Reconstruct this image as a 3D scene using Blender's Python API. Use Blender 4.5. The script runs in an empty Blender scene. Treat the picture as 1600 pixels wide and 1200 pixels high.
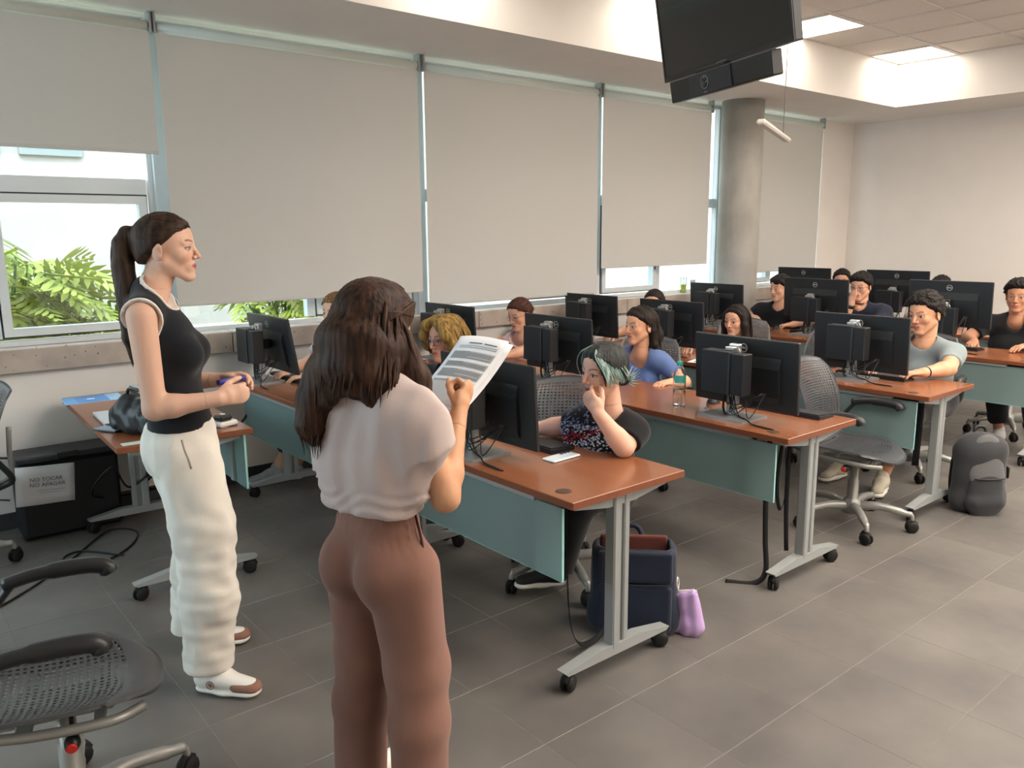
import bpy, math, random
import numpy as np
from mathutils import Matrix, Vector
random.seed(7); np.random.seed(7)
PI = math.pi
scene = bpy.context.scene
COL = scene.collection

# ------------------------------------------------------------------ camera
cam_d = bpy.data.cameras.new('camera'); cam = bpy.data.objects.new('camera', cam_d); COL.objects.link(cam)
scene.camera = cam
F_PX, YAW, PITCH, ROLL, CAM_H = 1257.536, 0.88169176, -0.18520994, -0.00736614, 1.64
cam_d.sensor_fit = 'HORIZONTAL'; cam_d.sensor_width = 36.0; cam_d.lens = 36.0 * F_PX / 1600.0
cam_d.clip_start = 0.02; cam_d.clip_end = 200
_f = Vector((math.cos(YAW)*math.cos(PITCH), math.sin(YAW)*math.cos(PITCH), math.sin(PITCH)))
_s = Vector((math.sin(YAW), -math.cos(YAW), 0)); _u = _s.cross(_f)
_r = math.cos(ROLL)*_s + math.sin(ROLL)*_u; _t = -math.sin(ROLL)*_s + math.cos(ROLL)*_u
cam.matrix_world = Matrix(((_r.x, _t.x, -_f.x, 0), (_r.y, _t.y, -_f.y, 0), (_r.z, _t.z, -_f.z, CAM_H), (0, 0, 0, 1)))

# ------------------------------------------------------------------ light and exposure
scene.view_settings.view_transform = 'Standard'; scene.view_settings.look = 'None'
scene.view_settings.gamma = 1.0; scene.view_settings.use_curve_mapping = False
scene.view_settings.exposure = 0.5
world = bpy.data.worlds.new('sky'); scene.world = world; world.use_nodes = True
wn = world.node_tree.nodes; wl = world.node_tree.links; wn.clear()
wo = wn.new('ShaderNodeOutputWorld'); wb = wn.new('ShaderNodeBackground'); wl.new(wb.outputs[0], wo.inputs[0])
wb.inputs[0].default_value = (0.80, 0.91, 1.0, 1); wb.inputs[1].default_value = 6.0
sun_d = bpy.data.lights.new('sun', 'SUN'); sun = bpy.data.objects.new('sun', sun_d); COL.objects.link(sun)
sun_d.energy = 3.0; sun_d.angle = 0.01; sun_d.color = (1.0, 0.95, 0.86)
sun.rotation_euler = Vector((0.35, 0.75, -0.95)).to_track_quat('-Z', 'Y').to_euler()
PANEL_EMIT = 8.2           # the ceiling panels that are switched on
PANEL_COLOR = (1.0, 0.91, 0.80)

# ------------------------------------------------------------------ helpers
def lin(c):
    return tuple(((v/255.0)/12.92 if v/255.0 <= 0.04045 else ((v/255.0+0.055)/1.055)**2.4) for v in c)
MATS = {}
def mat(name, rgb, rough=0.5, metal=0.0, var=0.0, scale=8.0, bump=0.0, bscale=None, stretch=None, coat=0.0, spec=0.5,
        emit=None, trans=0.0, ior=1.45, sss=0.0, rgb2=None, sheen=0.0, alpha=1.0, detail=4.0):
    """principled material; colour varies by object-space noise between rgb and rgb2 (or +-var)"""
    if name in MATS: return MATS[name]
    m = bpy.data.materials.new(name); m.use_nodes = True; MATS[name] = m
    N = m.node_tree.nodes; L = m.node_tree.links; b = N['Principled BSDF']
    c = lin(rgb)
    b.inputs['Base Color'].default_value = (*c, 1); b.inputs['Roughness'].default_value = rough
    b.inputs['Metallic'].default_value = metal; b.inputs['IOR'].default_value = ior
    b.inputs['Specular IOR Level'].default_value = spec
    b.inputs['Coat Weight'].default_value = coat; b.inputs['Coat Roughness'].default_value = 0.12
    b.inputs['Transmission Weight'].default_value = trans; b.inputs['Sheen Weight'].default_value = sheen
    b.inputs['Alpha'].default_value = alpha
    if sss: b.inputs['Subsurface Weight'].default_value = sss; b.inputs['Subsurface Radius'].default_value = (0.02, 0.008, 0.004)
    if emit: b.inputs['Emission Color'].default_value = (*emit[0], 1); b.inputs['Emission Strength'].default_value = emit[1]
    if var or bump or rgb2:
        tc = N.new('ShaderNodeTexCoord'); mp = N.new('ShaderNodeMapping'); L.new(tc.outputs['Object'], mp.inputs['Vector'])
        if stretch: mp.inputs['Scale'].default_value = stretch
        if var or rgb2:
            nz = N.new('ShaderNodeTexNoise'); nz.inputs['Scale'].default_value = scale; nz.inputs['Detail'].default_value = detail
            L.new(mp.outputs['Vector'], nz.inputs['Vector'])
            cr = N.new('ShaderNodeValToRGB'); L.new(nz.outputs['Fac'], cr.inputs['Fac'])
            c2 = lin(rgb2) if rgb2 else tuple(min(1, v*(1+var)) for v in c)
            c1 = c if rgb2 else tuple(v*(1-var) for v in c)
            cr.color_ramp.elements[0].color = (*c1, 1); cr.color_ramp.elements[1].color = (*c2, 1)
            cr.color_ramp.elements[0].position = 0.32; cr.color_ramp.elements[1].position = 0.68
            L.new(cr.outputs['Color'], b.inputs['Base Color'])
        if bump:
            n2 = N.new('ShaderNodeTexNoise'); n2.inputs['Scale'].default_value = bscale or scale*4; n2.inputs['Detail'].default_value = 3
            L.new(mp.outputs['Vector'], n2.inputs['Vector'])
            bp = N.new('ShaderNodeBump'); bp.inputs['Strength'].default_value = bump; bp.inputs['Distance'].default_value = 0.004
            L.new(n2.outputs['Fac'], bp.inputs['Height']); L.new(bp.outputs['Normal'], b.inputs['Normal'])
    return m

def rotm(rz=0, ry=0, rx=0):
    return np.array((Matrix.Rotation(rz, 3, 'Z') @ Matrix.Rotation(ry, 3, 'Y') @ Matrix.Rotation(rx, 3, 'X')))
def unit(v):
    v = np.asarray(v, float); return v/(np.linalg.norm(v)+1e-12)

class MB:
    """collects vertices and faces; build() links ONE mesh object"""
    def __init__(s): s.v = []; s.f = []; s.sm = []
    def add(s, verts, faces, smooth=False):
        o = len(s.v); s.v += [tuple(map(float, p)) for p in verts]; s.f += [tuple(i+o for i in q) for q in faces]
        s.sm += [smooth]*len(faces); return s
    def box(s, lo, hi, R=None, c=None, bev=0.0):
        lo = np.array(lo, float); hi = np.array(hi, float)
        if bev > 0:
            b = min(bev, *(abs(hi-lo)/2.01)); P = []
            idx = {}
            for sx in (0, 1):
                for sy in (0, 1):
                    for sz in (0, 1):
                        base = np.array([(lo, hi)[sx][0], (lo, hi)[sy][1], (lo, hi)[sz][2]])
                        d = np.array([1-2*sx, 1-2*sy, 1-2*sz])*b
                        for ax in range(3):
                            q = base + d; q[ax] = base[ax]; idx[sx, sy, sz, ax] = len(P); P.append(q)
            Fs = []
            for ax in range(3):
                a1, a2 = [a for a in range(3) if a != ax]
                for sd in (0, 1):
                    ring = []
                    for u, w in ((0, 0), (1, 0), (1, 1), (0, 1)):
                        k = [0]*3; k[ax] = sd; k[a1] = u; k[a2] = w; ring.append(idx[k[0], k[1], k[2], ax])
                    Fs.append(ring)
            for ax in range(3):           # edges along ax
                a1, a2 = [a for a in range(3) if a != ax]
                for u in (0, 1):
                    for w in (0, 1):
                        k0 = [0]*3; k0[a1] = u; k0[a2] = w; k1 = list(k0); k1[ax] = 1
                        Fs.append([idx[(*k0, a1)], idx[(*k1, a1)], idx[(*k1, a2)], idx[(*k0, a2)]])
            for sx in (0, 1):
                for sy in (0, 1):
                    for sz in (0, 1): Fs.append([idx[sx, sy, sz, a] for a in range(3)])
            P = np.array(P); cen = (lo+hi)/2; F2 = []
            for q in Fs:
                pts = P[q]; n = np.cross(pts[1]-pts[0], pts[2]-pts[0])
                F2.append(q if np.dot(n, pts.mean(0)-cen) > 0 else q[::-1])
            Fs = F2
        else:
            P = np.array([[(lo, hi)[i][0], (lo, hi)[j][1], (lo, hi)[k][2]] for i in (0, 1) for j in (0, 1) for k in (0, 1)])
            Fs = [(0, 1, 3, 2), (4, 6, 7, 5), (0, 4, 5, 1), (2, 3, 7, 6), (0, 2, 6, 4), (1, 5, 7, 3)]
        if R is not None: P = P @ np.array(R).T
        if c is not None: P = P + np.array(c)
        return s.add(P, Fs)
    def tube(s, pts, r, n=8, caps=True, flat=None):
        """tube along a polyline; r scalar or per-point; flat=(side vector, ratio)"""
        pts = np.array(pts, float); m = len(pts); rr = np.ones(m)*r if np.isscalar(r) else np.array(r, float)
        T = np.gradient(pts, axis=0) if m > 2 else np.array([pts[1]-pts[0]]*2)
        T /= (np.linalg.norm(T, axis=1)[:, None]+1e-12)
        up = np.array([0, 0, 1.]) if abs(T[0][2]) < 0.9 else np.array([1., 0, 0])
        if flat is not None: up = np.array(flat[0], float)
        V = []
        A = unit(np.cross(T[0], up))
        for i in range(m):
            A = unit(A - T[i]*np.dot(A, T[i])); B = np.cross(T[i], A)
            k = flat[1] if flat is not None else 1.0
            for j in range(n):
                a = 2*PI*j/n; V.append(pts[i] + rr[i]*(A*math.cos(a)*k + B*math.sin(a)))
        Fs = [(i*n+j, i*n+(j+1) % n, (i+1)*n+(j+1) % n, (i+1)*n+j) for i in range(m-1) for j in range(n)]
        s.add(V, Fs, True)
        if caps:
            o = len(s.v)-m*n
            s.f += [tuple(o+j for j in range(n))[::-1], tuple(o+(m-1)*n+j for j in range(n))]; s.sm += [False, False]
        return s
    def cyl(s, a, b, r, r2=None, n=16): return s.tube([a, b], [r, r if r2 is None else r2], n)
    def lathe(s, prof, c=(0, 0, 0), R=None, n=20):
        V = []
        for (r, z) in prof:
            for j in range(n): V.append((r*math.cos(2*PI*j/n), r*math.sin(2*PI*j/n), z))
        V = np.array(V)
        if R is not None: V = V @ np.array(R).T
        V = V + np.array(c); m = len(prof)
        s.add(V, [(i*n+j, i*n+(j+1) % n, (i+1)*n+(j+1) % n, (i+1)*n+j) for i in range(m-1) for j in range(n)], True)
        o = len(s.v)-m*n
        if prof[0][0] > 1e-4: s.f.append(tuple(o+j for j in range(n))[::-1]); s.sm.append(False)
        if prof[-1][0] > 1e-4: s.f.append(tuple(o+(m-1)*n+j for j in range(n))); s.sm.append(False)
        return s
    def prism(s, poly, z0, z1, R=None, c=None):
        """polygon in xy extruded z0..z1"""
        n = len(poly); P = np.array([(x, y, z0) for x, y in poly] + [(x, y, z1) for x, y in poly], float)
        if R is not None: P = P @ np.array(R).T
        if c is not None: P = P + np.array(c)
        return s.add(P, [tuple(range(n))[::-1], tuple(range(n, 2*n))] + [(i, (i+1) % n, n+(i+1) % n, n+i) for i in range(n)])
    def mesh(s, name, m):
        me = bpy.data.meshes.new(name); me.from_pydata(s.v, [], s.f); me.update()
        if any(s.sm): me.polygons.foreach_set('use_smooth', [bool(x) for x in s.sm])
        if m is not None: me.materials.append(m)
        return me
    def build(s, name, m, parent=None, loc=None, rz=0):
        o = bpy.data.objects.new(name, s.mesh(name, m)); COL.objects.link(o)
        if parent is not None: o.parent = parent
        if loc is not None: o.location = loc
        if rz: o.rotation_euler[2] = rz
        return o

def link(name, me, parent=None, loc=(0, 0, 0), rz=0):
    o = bpy.data.objects.new(name, me); COL.objects.link(o); o.parent = parent; o.location = loc
    if rz: o.rotation_euler[2] = rz
    return o
def tag(o, label, cat, group=None):
    o['label'] = label; o['category'] = cat
    if group: o['group'] = group
    return o
def thing(name, label, cat, loc=(0, 0, 0), rz=0, group=None):
    o = bpy.data.objects.new(name, None); COL.objects.link(o); o.location = loc; o.rotation_euler = (0, 0, rz)
    o.empty_display_size = 0.1
    return tag(o, label, cat, group)
def struct(o, label=None):
    o['kind'] = 'structure'
    if label: o['label'] = label
    return o
def dup(root, loc, rz=0, label=None, group=None, cat=None):
    """a copy of a thing with copies of its parts and sub-parts (mesh data shared)"""
    r = root.copy(); COL.objects.link(r); r.location = loc; r.rotation_euler = (0, 0, rz)
    if label: r['label'] = label
    if group: r['group'] = group
    for ch in list(root.children):
        c = ch.copy(); COL.objects.link(c); c.parent = r
        for g in ch.children:
            d = g.copy(); COL.objects.link(d); d.parent = c
    return r
def spline(pts, n=8):
    """Catmull-Rom through pts"""
    P = np.array(pts, float); P = np.vstack([2*P[0]-P[1], P, 2*P[-1]-P[-2]]); out = []
    for i in range(1, len(P)-2):
        for t in np.linspace(0, 1, n, endpoint=False):
            p0, p1, p2, p3 = P[i-1:i+3]
            out.append(0.5*((2*p1)+(-p0+p2)*t+(2*p0-5*p1+4*p2-p3)*t*t+(-p0+3*p1-3*p2+p3)*t**3))
    out.append(P[-2]); return np.array(out)
def text_mesh(body, size, name, extrude=0.0004, bold=False):
    cu = bpy.data.curves.new(name, 'FONT'); cu.body = body; cu.size = size; cu.extrude = extrude
    cu.align_x = 'CENTER'; cu.align_y = 'CENTER'; cu.resolution_u = 3
    if bold: cu.offset = size*0.02
    o = bpy.data.objects.new(name, cu); COL.objects.link(o)
    dg = bpy.context.evaluated_depsgraph_get(); me = bpy.data.meshes.new_from_object(o.evaluated_get(dg))
    bpy.data.objects.remove(o); bpy.data.curves.remove(cu); me.name = name
    return me
# ================================================================== THE ROOM
WY = 5.20          # inner face of the window wall
BX = 9.70          # inner face of the back wall
X0, Y0 = -2.6, -2.6
ZS, ZC = 2.90, 3.32   # soffit and ceiling
SX, SY = 8.675, 4.215  # inner edges of the dropped soffit
M_wall = mat('wall_paint', (228, 221, 214), 0.7, var=0.02, scale=3, bump=0.05, bscale=90)
M_soff = mat('soffit_paint', (222, 217, 210), 0.75, var=0.02, scale=3)
M_ctile = mat('ceiling_tile_board', (216, 208, 200), 0.9, var=0.03, scale=30, bump=0.25, bscale=160)
M_tbar = mat('ceiling_grid_metal', (206, 200, 193), 0.6)
M_grout = mat('floor_grout', (116, 110, 105), 0.85, var=0.1, scale=30)
M_conc = mat('column_concrete', (172, 168, 160), 0.8, rgb2=(142, 138, 131), scale=2.2, bump=0.35, bscale=40)
M_alu = mat('white_aluminium', (205, 210, 212), 0.35, metal=0.0, var=0.02)
M_alud = mat('dark_gasket', (62, 66, 70), 0.6)
M_skirt = mat('dark_skirting', (58, 58, 60), 0.5, var=0.08, scale=20)

def tile_material():
    m = bpy.data.materials.new('dark_porcelain_tile'); m.use_nodes = True
    N = m.node_tree.nodes; L = m.node_tree.links; b = N['Principled BSDF']
    g = N.new('ShaderNodeNewGeometry'); n1 = N.new('ShaderNodeTexNoise'); n1.inputs['Scale'].default_value = 2.6; n1.inputs['Detail'].default_value = 7
    L.new(g.outputs['Position'], n1.inputs['Vector'])
    oi = N.new('ShaderNodeObjectInfo')
    cr = N.new('ShaderNodeValToRGB'); cr.color_ramp.elements[0].position = .3; cr.color_ramp.elements[1].position = .72
    cr.color_ramp.elements[0].color = (*lin((91, 87, 85)), 1); cr.color_ramp.elements[1].color = (*lin((113, 108, 103)), 1)
    L.new(n1.outputs['Fac'], cr.inputs['Fac'])
    hs = N.new('ShaderNodeHueSaturation'); mr = N.new('ShaderNodeMapRange'); mr.inputs['To Min'].default_value = .94; mr.inputs['To Max'].default_value = 1.06
    L.new(oi.outputs['Random'], mr.inputs['Value']); L.new(mr.outputs['Result'], hs.inputs['Value']); L.new(cr.outputs['Color'], hs.inputs['Color'])
    L.new(hs.outputs['Color'], b.inputs['Base Color'])
    n2 = N.new('ShaderNodeTexNoise'); n2.inputs['Scale'].default_value = 14; n2.inputs['Detail'].default_value = 5; L.new(g.outputs['Position'], n2.inputs['Vector'])
    m2 = N.new('ShaderNodeMapRange'); m2.inputs['To Min'].default_value = .30; m2.inputs['To Max'].default_value = .48
    L.new(n2.outputs['Fac'], m2.inputs['Value']); L.new(m2.outputs['Result'], b.inputs['Roughness'])
    bp = N.new('ShaderNodeBump'); bp.inputs['Strength'].default_value = .12; bp.inputs['Distance'].default_value = .003
    L.new(n2.outputs['Fac'], bp.inputs['Height']); L.new(bp.outputs['Normal'], b.inputs['Normal'])
    return m
M_tile = tile_material()

floor = struct(MB().box((X0-.2, Y0-.2, -.06), (BX+.2, WY+.25, -.0009)).build('floor', M_grout))
TP = 0.4055; tox, toy = 1.988, 1.761     # tile pitch and origin measured from the joints
tm = MB().box((0.0014, 0.0014, -.02), (TP-.0014, TP-.0014, 0), bev=.0012).mesh('floor_tile', M_tile)
tiles = []
for i in range(-14, 24):
    for j in range(-14, 12):
        x, y = tox+i*TP, toy+j*TP
        if x < X0-.3 or x+TP > BX+.35 or y < Y0-.3 or y+TP > WY+.3: continue
        # in view from the photograph's side
        tiles.append((math.hypot(x+.2-0.5, y+.2-0.6), x, y))
tiles.sort()
vis = []; rest = []
def in_view(x, y):
    v = Vector((x, y, 0))-Vector((0, 0, CAM_H)); w = v.dot(_f)
    return w > .3 and abs(v.dot(_r)/w)*F_PX < 900 and abs(v.dot(_t)/w)*F_PX < 720
for (dd, x, y) in tiles:
    (vis if any(in_view(x+a*TP, y+b*TP) for a in (0, 1) for b in (0, 1)) and len(vis) < 290 else rest).append((x, y))
for (x, y) in vis: link('tile', tm, floor, (x, y, 0))
rb = MB()
for (x, y) in rest: rb.box((x+.0015, y+.0015, -.02), (x+TP-.0015, y+TP-.0015, 0))
ro = rb.build('tile_field', M_tile, floor); ro['kind'] = 'stuff'

# walls (each a slab outside its inner face)
struct(MB().box((X0-.15, WY, 0), (BX+.15, WY+.30, .90)).build('wall_window_lower', M_wall))
struct(MB().box((9.02, WY, .90), (BX+.15, WY+.30, ZC+.1)).build('wall_window_end', M_wall))
struct(MB().box((X0-.15, WY, 2.898), (9.02, WY+.30, ZC+.1)).build('wall_window_upper', M_wall))
struct(MB().box((BX, Y0-.15, 0), (BX+.15, WY+.3, ZC+.1)).build('wall_back', M_wall))
struct(MB().box((X0-.15, Y0-.15, 0), (BX+.15, Y0, ZC+.1)).build('wall_right', M_wall))
wf = MB()
for lo_, hi_ in (((X0-.15, Y0-.15, 0), (X0, 2.17, ZC+.1)), ((X0-.15, 4.6, 0), (X0, WY+.3, ZC+.1)), ((X0-.15, 2.17, 0), (X0, 4.6, .85)), ((X0-.15, 2.17, 2.6), (X0, 4.6, ZC+.1))): wf.box(lo_, hi_)
struct(wf.build('wall_front', M_wall))
# skirting
struct(MB().box((X0, WY-.012, 0), (BX, WY, .095), bev=.002).build('baseboard_window', M_skirt))
struct(MB().box((BX-.012, Y0, 0), (BX, WY, .095), bev=.002).build('baseboard_back', M_skirt))
# dropped soffit along window wall and back wall
sof = MB(); sof.box((X0, SY, ZS), (BX, WY, ZC+.1)); sof.box((SX, Y0, ZS), (BX, SY-.0005, ZC+.1))
struct(sof.build('ceiling_soffit', M_soff))
# suspended ceiling: slab above, grid bars, tiles, light panels
ceil = struct(MB().box((X0-.1, Y0-.1, ZC+.06), (BX+.1, WY+.2, ZC+.16)).build('ceiling', M_ctile))
GP = 0.60; gx0 = 6.27-15*GP; gy0 = 4.215
ctm = MB().box((.012, .012, 0), (GP-.012, GP-.012, .016), bev=.003).mesh('ceiling_tile', M_ctile)
tb = MB()
nx = int(round((SX-gx0)/GP)); ny = 12
for i in range(nx+1): tb.box((gx0+i*GP-.012, gy0-ny*GP, ZC+.004), (gx0+i*GP+.012, gy0, ZC+.03))
for j in range(ny+1): tb.box((gx0, gy0-j*GP-.012, ZC+.005), (SX, gy0-j*GP+.012, ZC+.029))
tb.build('ceiling_grid', M_tbar, ceil)
def panel_mat(name, on):
    m = bpy.data.materials.new(name); m.use_nodes = True; b = m.node_tree.nodes['Principled BSDF']
    b.inputs['Base Color'].default_value = (.85, .85, .83, 1); b.inputs['Roughness'].default_value = .5
    if on: b.inputs['Emission Color'].default_value = (*PANEL_COLOR, 1); b.inputs['Emission Strength'].default_value = PANEL_EMIT
    return m
M_on, M_off = panel_mat('light_panel_lit', True), panel_mat('light_panel_unlit', False)
M_lfr = mat('light_frame_white', (228, 226, 220), .4)
diff_on = MB().box((.03, .03, -.002), (GP-.03, GP-.03, .004)).mesh('diffuser', M_on)
diff_off = MB().box((.03, .03, -.002), (GP-.03, GP-.03, .004)).mesh('diffuser', M_off)
frm = MB()
for a in ((.0125, .0125, .03, GP-.0125), (GP-.03, .0125, GP-.0125, GP-.0125), (.03, .0125, GP-.03, .03), (.03, GP-.03, GP-.03, GP-.0125)):
    frm.box((a[0], a[1], -.004), (a[2], a[3], .03))
frm = frm.mesh('light_frame', M_lfr)
LIT_I = (9, 12, 15, 18)   # grid columns with lit panels (towards the back)
OFF_I = (3, 6)
ORD = ('first', 'second', 'third', 'fourth', 'fifth', 'sixth', 'seventh', 'eighth', 'ninth', 'tenth')
LCOL = set(LIT_I) | set(OFF_I) | {8, 11, 14, 17}; LROW = (0, 4, 5, 6, 7, 8, 9, 10)
for i in range(nx):
    for j in range(ny):
        x, y = gx0+i*GP, gy0-(j+1)*GP
        if ((i in LIT_I or i in OFF_I) and j in (0, 4, 6, 8, 10)) or (i in (8, 11, 14, 17) and j in (4, 5, 6, 7, 8, 9, 10)) or (i in LIT_I and j in (5, 7, 9)):  # dense rows away from the windows are extra panels, added unseen for fill light
            on = i not in OFF_I
            names = {(15, 0): 'bright square ceiling light panel nearest the hanging screen', (18, 0): 'bright square ceiling light panel in the soffit corner'}
            t = thing('ceiling_light', names.get((i, j), 'unseen square ceiling light panel, %s from the back wall, %s line from the windows' % (ORD[sorted(LCOL, reverse=True).index(i)], ORD[sorted(LROW).index(j)])), 'light', (x, y, ZC+.006), group='ceiling light panels')
            link('diffuser', diff_on if on else diff_off, t); link('light_frame', frm, t)
        else:
            link('ceiling_tile', ctm, ceil, (x, y, ZC+.012))

# concrete sill band in precast lengths
def sill_material():
    m = mat('speckled_sill', (182, 168, 156), .75, rgb2=(160, 147, 137), scale=6, bump=.4, bscale=60)
    N = m.node_tree.nodes; L = m.node_tree.links; b = N['Principled BSDF']
    tc = N.new('ShaderNodeTexCoord'); v = N.new('ShaderNodeTexVoronoi'); v.inputs['Scale'].default_value = 26
    L.new(tc.outputs['Object'], v.inputs['Vector'])
    nz = N.new('ShaderNodeTexNoise'); nz.inputs['Scale'].default_value = 40; L.new(tc.outputs['Object'], nz.inputs['Vector'])
    cr = N.new('ShaderNodeValToRGB'); cr.color_ramp.elements[0].position = .10; cr.color_ramp.elements[1].position = .17
    cr.color_ramp.elements[0].color = (1, 1, 1, 1); cr.color_ramp.elements[1].color = (0, 0, 0, 1)
    L.new(v.outputs['Distance'], cr.inputs['Fac'])
    mx = N.new('ShaderNodeMix'); mx.data_type = 'RGBA'
    src = b.inputs['Base Color'].links[0].from_socket
    ml = N.new('ShaderNodeMath'); ml.operation = 'MULTIPLY'; L.new(cr.outputs['Color'], ml.inputs[0])
    c2 = N.new('ShaderNodeValToRGB'); c2.color_ramp.elements[0].position = .45; c2.color_ramp.elements[1].position = .55
    L.new(nz.outputs['Fac'], c2.inputs['Fac']); L.new(c2.outputs['Color'], ml.inputs[1])
    L.new(ml.outputs[0], mx.inputs['Factor']); L.new(src, mx.inputs[6]); mx.inputs[7].default_value = (*lin((96, 84, 76)), 1)
    L.new(mx.outputs[2], b.inputs['Base Color'])
    return m
M_sill = sill_material()
sill = struct(MB().box((X0, WY+.02, .905), (9.02, WY+.18, 1.015)).build('trim_1', M_sill), 'pinkish speckled stone window sill band')
for (a, b_) in ((-2.6, -.35), (-.346, 1.9), (1.904, 3.9), (3.904, 5.65), (5.654, 7.4), (7.404, 9.018)):
    MB().box((a, WY-.055, .893), (b_, WY+.17, 1.030), bev=.006).build('sill_block', M_sill, sill)

# round concrete column
col = struct(MB().lathe([(.205, 0), (.205, 1.2), (.205, 2.0), (.205, ZS)], (7.05, 4.94, 0), n=48).build('column', M_conc), 'round bare concrete column by the windows')

# windows: aluminium frames, sashes, panes
def glass_material(name, tint=(.86, .93, .94)):
    m = bpy.data.materials.new(name); m.use_nodes = True; N = m.node_tree.nodes; L = m.node_tree.links; N.clear()
    o = N.new('ShaderNodeOutputMaterial'); mx = N.new('ShaderNodeMixShader'); t = N.new('ShaderNodeBsdfTransparent'); g = N.new('ShaderNodeBsdfGlossy')
    t.inputs[0].default_value = (*tint, 1); g.inputs['Roughness'].default_value = .02
    mx.inputs[0].default_value = .05
    L.new(t.outputs[0], mx.inputs[1]); L.new(g.outputs[0], mx.inputs[2]); L.new(mx.outputs[0], o.inputs[0])
    return m
M_glass = glass_material('window_glass')
FY0, FY1 = WY+.075, WY+.135     # frame depth
ZT0, ZT1 = 1.885, 1.975         # transom
def rect_frame(mb, x0, x1, z0, z1, w, y0, y1):
    mb.box((x0, y0, z0), (x0+w, y1, z1)); mb.box((x1-w, y0, z0), (x1, y1, z1))
    mb.box((x0+w, y0, z0), (x1-w, y1, z0+w)); mb.box((x0+w, y0, z1-w), (x1-w, y1, z1))
def window(n, x0, x1, lower):
    """lower: list of (xa, xb, kind) kind s=sash f=fixed, below the transom; one fixed light above"""
    mb = MB(); rect_frame(mb, x0, x1, 1.030, 2.898, .030, FY0, FY1)
    mb.box((x0+.045, FY0, ZT0), (x1-.045, FY1, ZT1))
    for (xa, xb, k) in lower[1:]: mb.box((xa-.03, FY0, 1.075), (xa+.03, FY1, ZT0))
    w = struct(mb.build('window_%d' % n, M_alu), None)
    MB().box((x0+.045, FY0+.028, ZT1), (x1-.045, FY0+.034, 2.868)).build('pane', M_glass, w)
    for q, (xa, xb, k) in enumerate(lower):
        a = xa+(.045 if q == 0 else .03); b_ = xb-(.045 if q == len(lower)-1 else .03)
        if k == 's':
            g = MB(); rect_frame(g, a, b_, 1.075, ZT0, .012, FY0+.004, FY1-.01); g.build('gasket', M_alud, w)
            s_ = MB(); rect_frame(s_, a+.010, b_-.010, 1.085, ZT0-.010, .045, FY0-.016, FY1-.012)
            so = s_.build('sash', M_alu, w)
            MB().box((a+.055, FY0+.01, 1.130), (b_-.055, FY0+.016, ZT0-.055)).build('pane', M_glass, so)
            h = MB(); h.box((b_-.075, FY0-.04, 1.36), (b_-.05, FY0-.016, 1.42), bev=.004); h.box((b_-.07, FY0-.052, 1.28), (b_-.055, FY0-.04, 1.41), bev=.003)
            h.build('handle', M_alud, so)
        else:
            MB().box((a, FY0+.028, 1.075), (b_, FY0+.034, ZT0)).build('pane', M_glass, w)
window(6, -2.55, -.62, [(-2.55, -1.6, 'f'), (-1.6, -.62, 's')])
window(1, -.55, 1.53, [(-.55, .62, 'f'), (.62, 1.53, 's')])
window(2, 1.60, 3.40, [(1.60, 2.52, 'f'), (2.52, 3.40, 's')])
window(3, 3.47, 5.30, [(3.47, 4.40, 'f'), (4.40, 5.30, 's')])
window(4, 5.37, 7.16, [(5.37, 6.22, 's'), (6.22, 7.16, 'f')])
window(5, 7.23, 9.00, [(7.23, 8.15, 's'), (8.15, 9.00, 'f')])
mu = MB()
for xa, xb in ((-.62, -.55), (-2.6, -2.55), (1.53, 1.60), (3.40, 3.47), (5.30, 5.37), (7.16, 7.23)): mu.box((xa, FY0-.035, 1.030), (xb, FY1, 2.898))
mu.box((9.00, FY0, 1.03), (9.02, FY1, 2.898))
struct(mu.build('trim_2', M_alu), 'white aluminium mullions between the windows')

# window in the front wall, behind the photographer's left
w7 = MB()
for ya, yb in ((2.17, 2.23), (3.37, 3.43), (4.55, 4.6)): w7.box((X0-.10, ya, .85), (X0-.05, yb, 2.6))
w7.box((X0-.10, 2.23, .85), (X0-.05, 4.55, .90)); w7.box((X0-.10, 2.23, 2.55), (X0-.05, 4.55, 2.6))
w7 = struct(w7.build('window_7', M_alu))
for ya, yb in ((2.23, 3.37), (3.43, 4.55)): MB().box((X0-.08, ya, .90), (X0-.074, yb, 2.55)).build('pane', M_glass, w7)
# roller blinds
def blind_material():
    m = bpy.data.materials.new('blind_fabric'); m.use_nodes = True; N = m.node_tree.nodes; L = m.node_tree.links; N.clear()
    o = N.new('ShaderNodeOutputMaterial'); mx = N.new('ShaderNodeMixShader'); d = N.new('ShaderNodeBsdfDiffuse'); t = N.new('ShaderNodeBsdfTranslucent')
    tc = N.new('ShaderNodeTexCoord'); nz = N.new('ShaderNodeTexNoise'); nz.inputs['Scale'].default_value = 320; L.new(tc.outputs['Object'], nz.inputs['Vector'])
    cr = N.new('ShaderNodeValToRGB'); cr.color_ramp.elements[0].color = (*lin((196, 194, 190)), 1); cr.color_ramp.elements[1].color = (*lin((206, 204, 200)), 1)
    L.new(nz.outputs['Fac'], cr.inputs['Fac']); L.new(cr.outputs['Color'], d.inputs[0]); t.inputs[0].default_value = (.76, .75, .70, 1)
    mx.inputs[0].default_value = .16; L.new(d.outputs[0], mx.inputs[1]); L.new(t.outputs[0], mx.inputs[2]); L.new(mx.outputs[0], o.inputs[0])
    return m
M_blind = blind_material(); M_roll = mat('blind_tube', (206, 214, 208), .45); M_brk = mat('blind_bracket', (150, 152, 150), .5)
BY = 5.10
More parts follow.
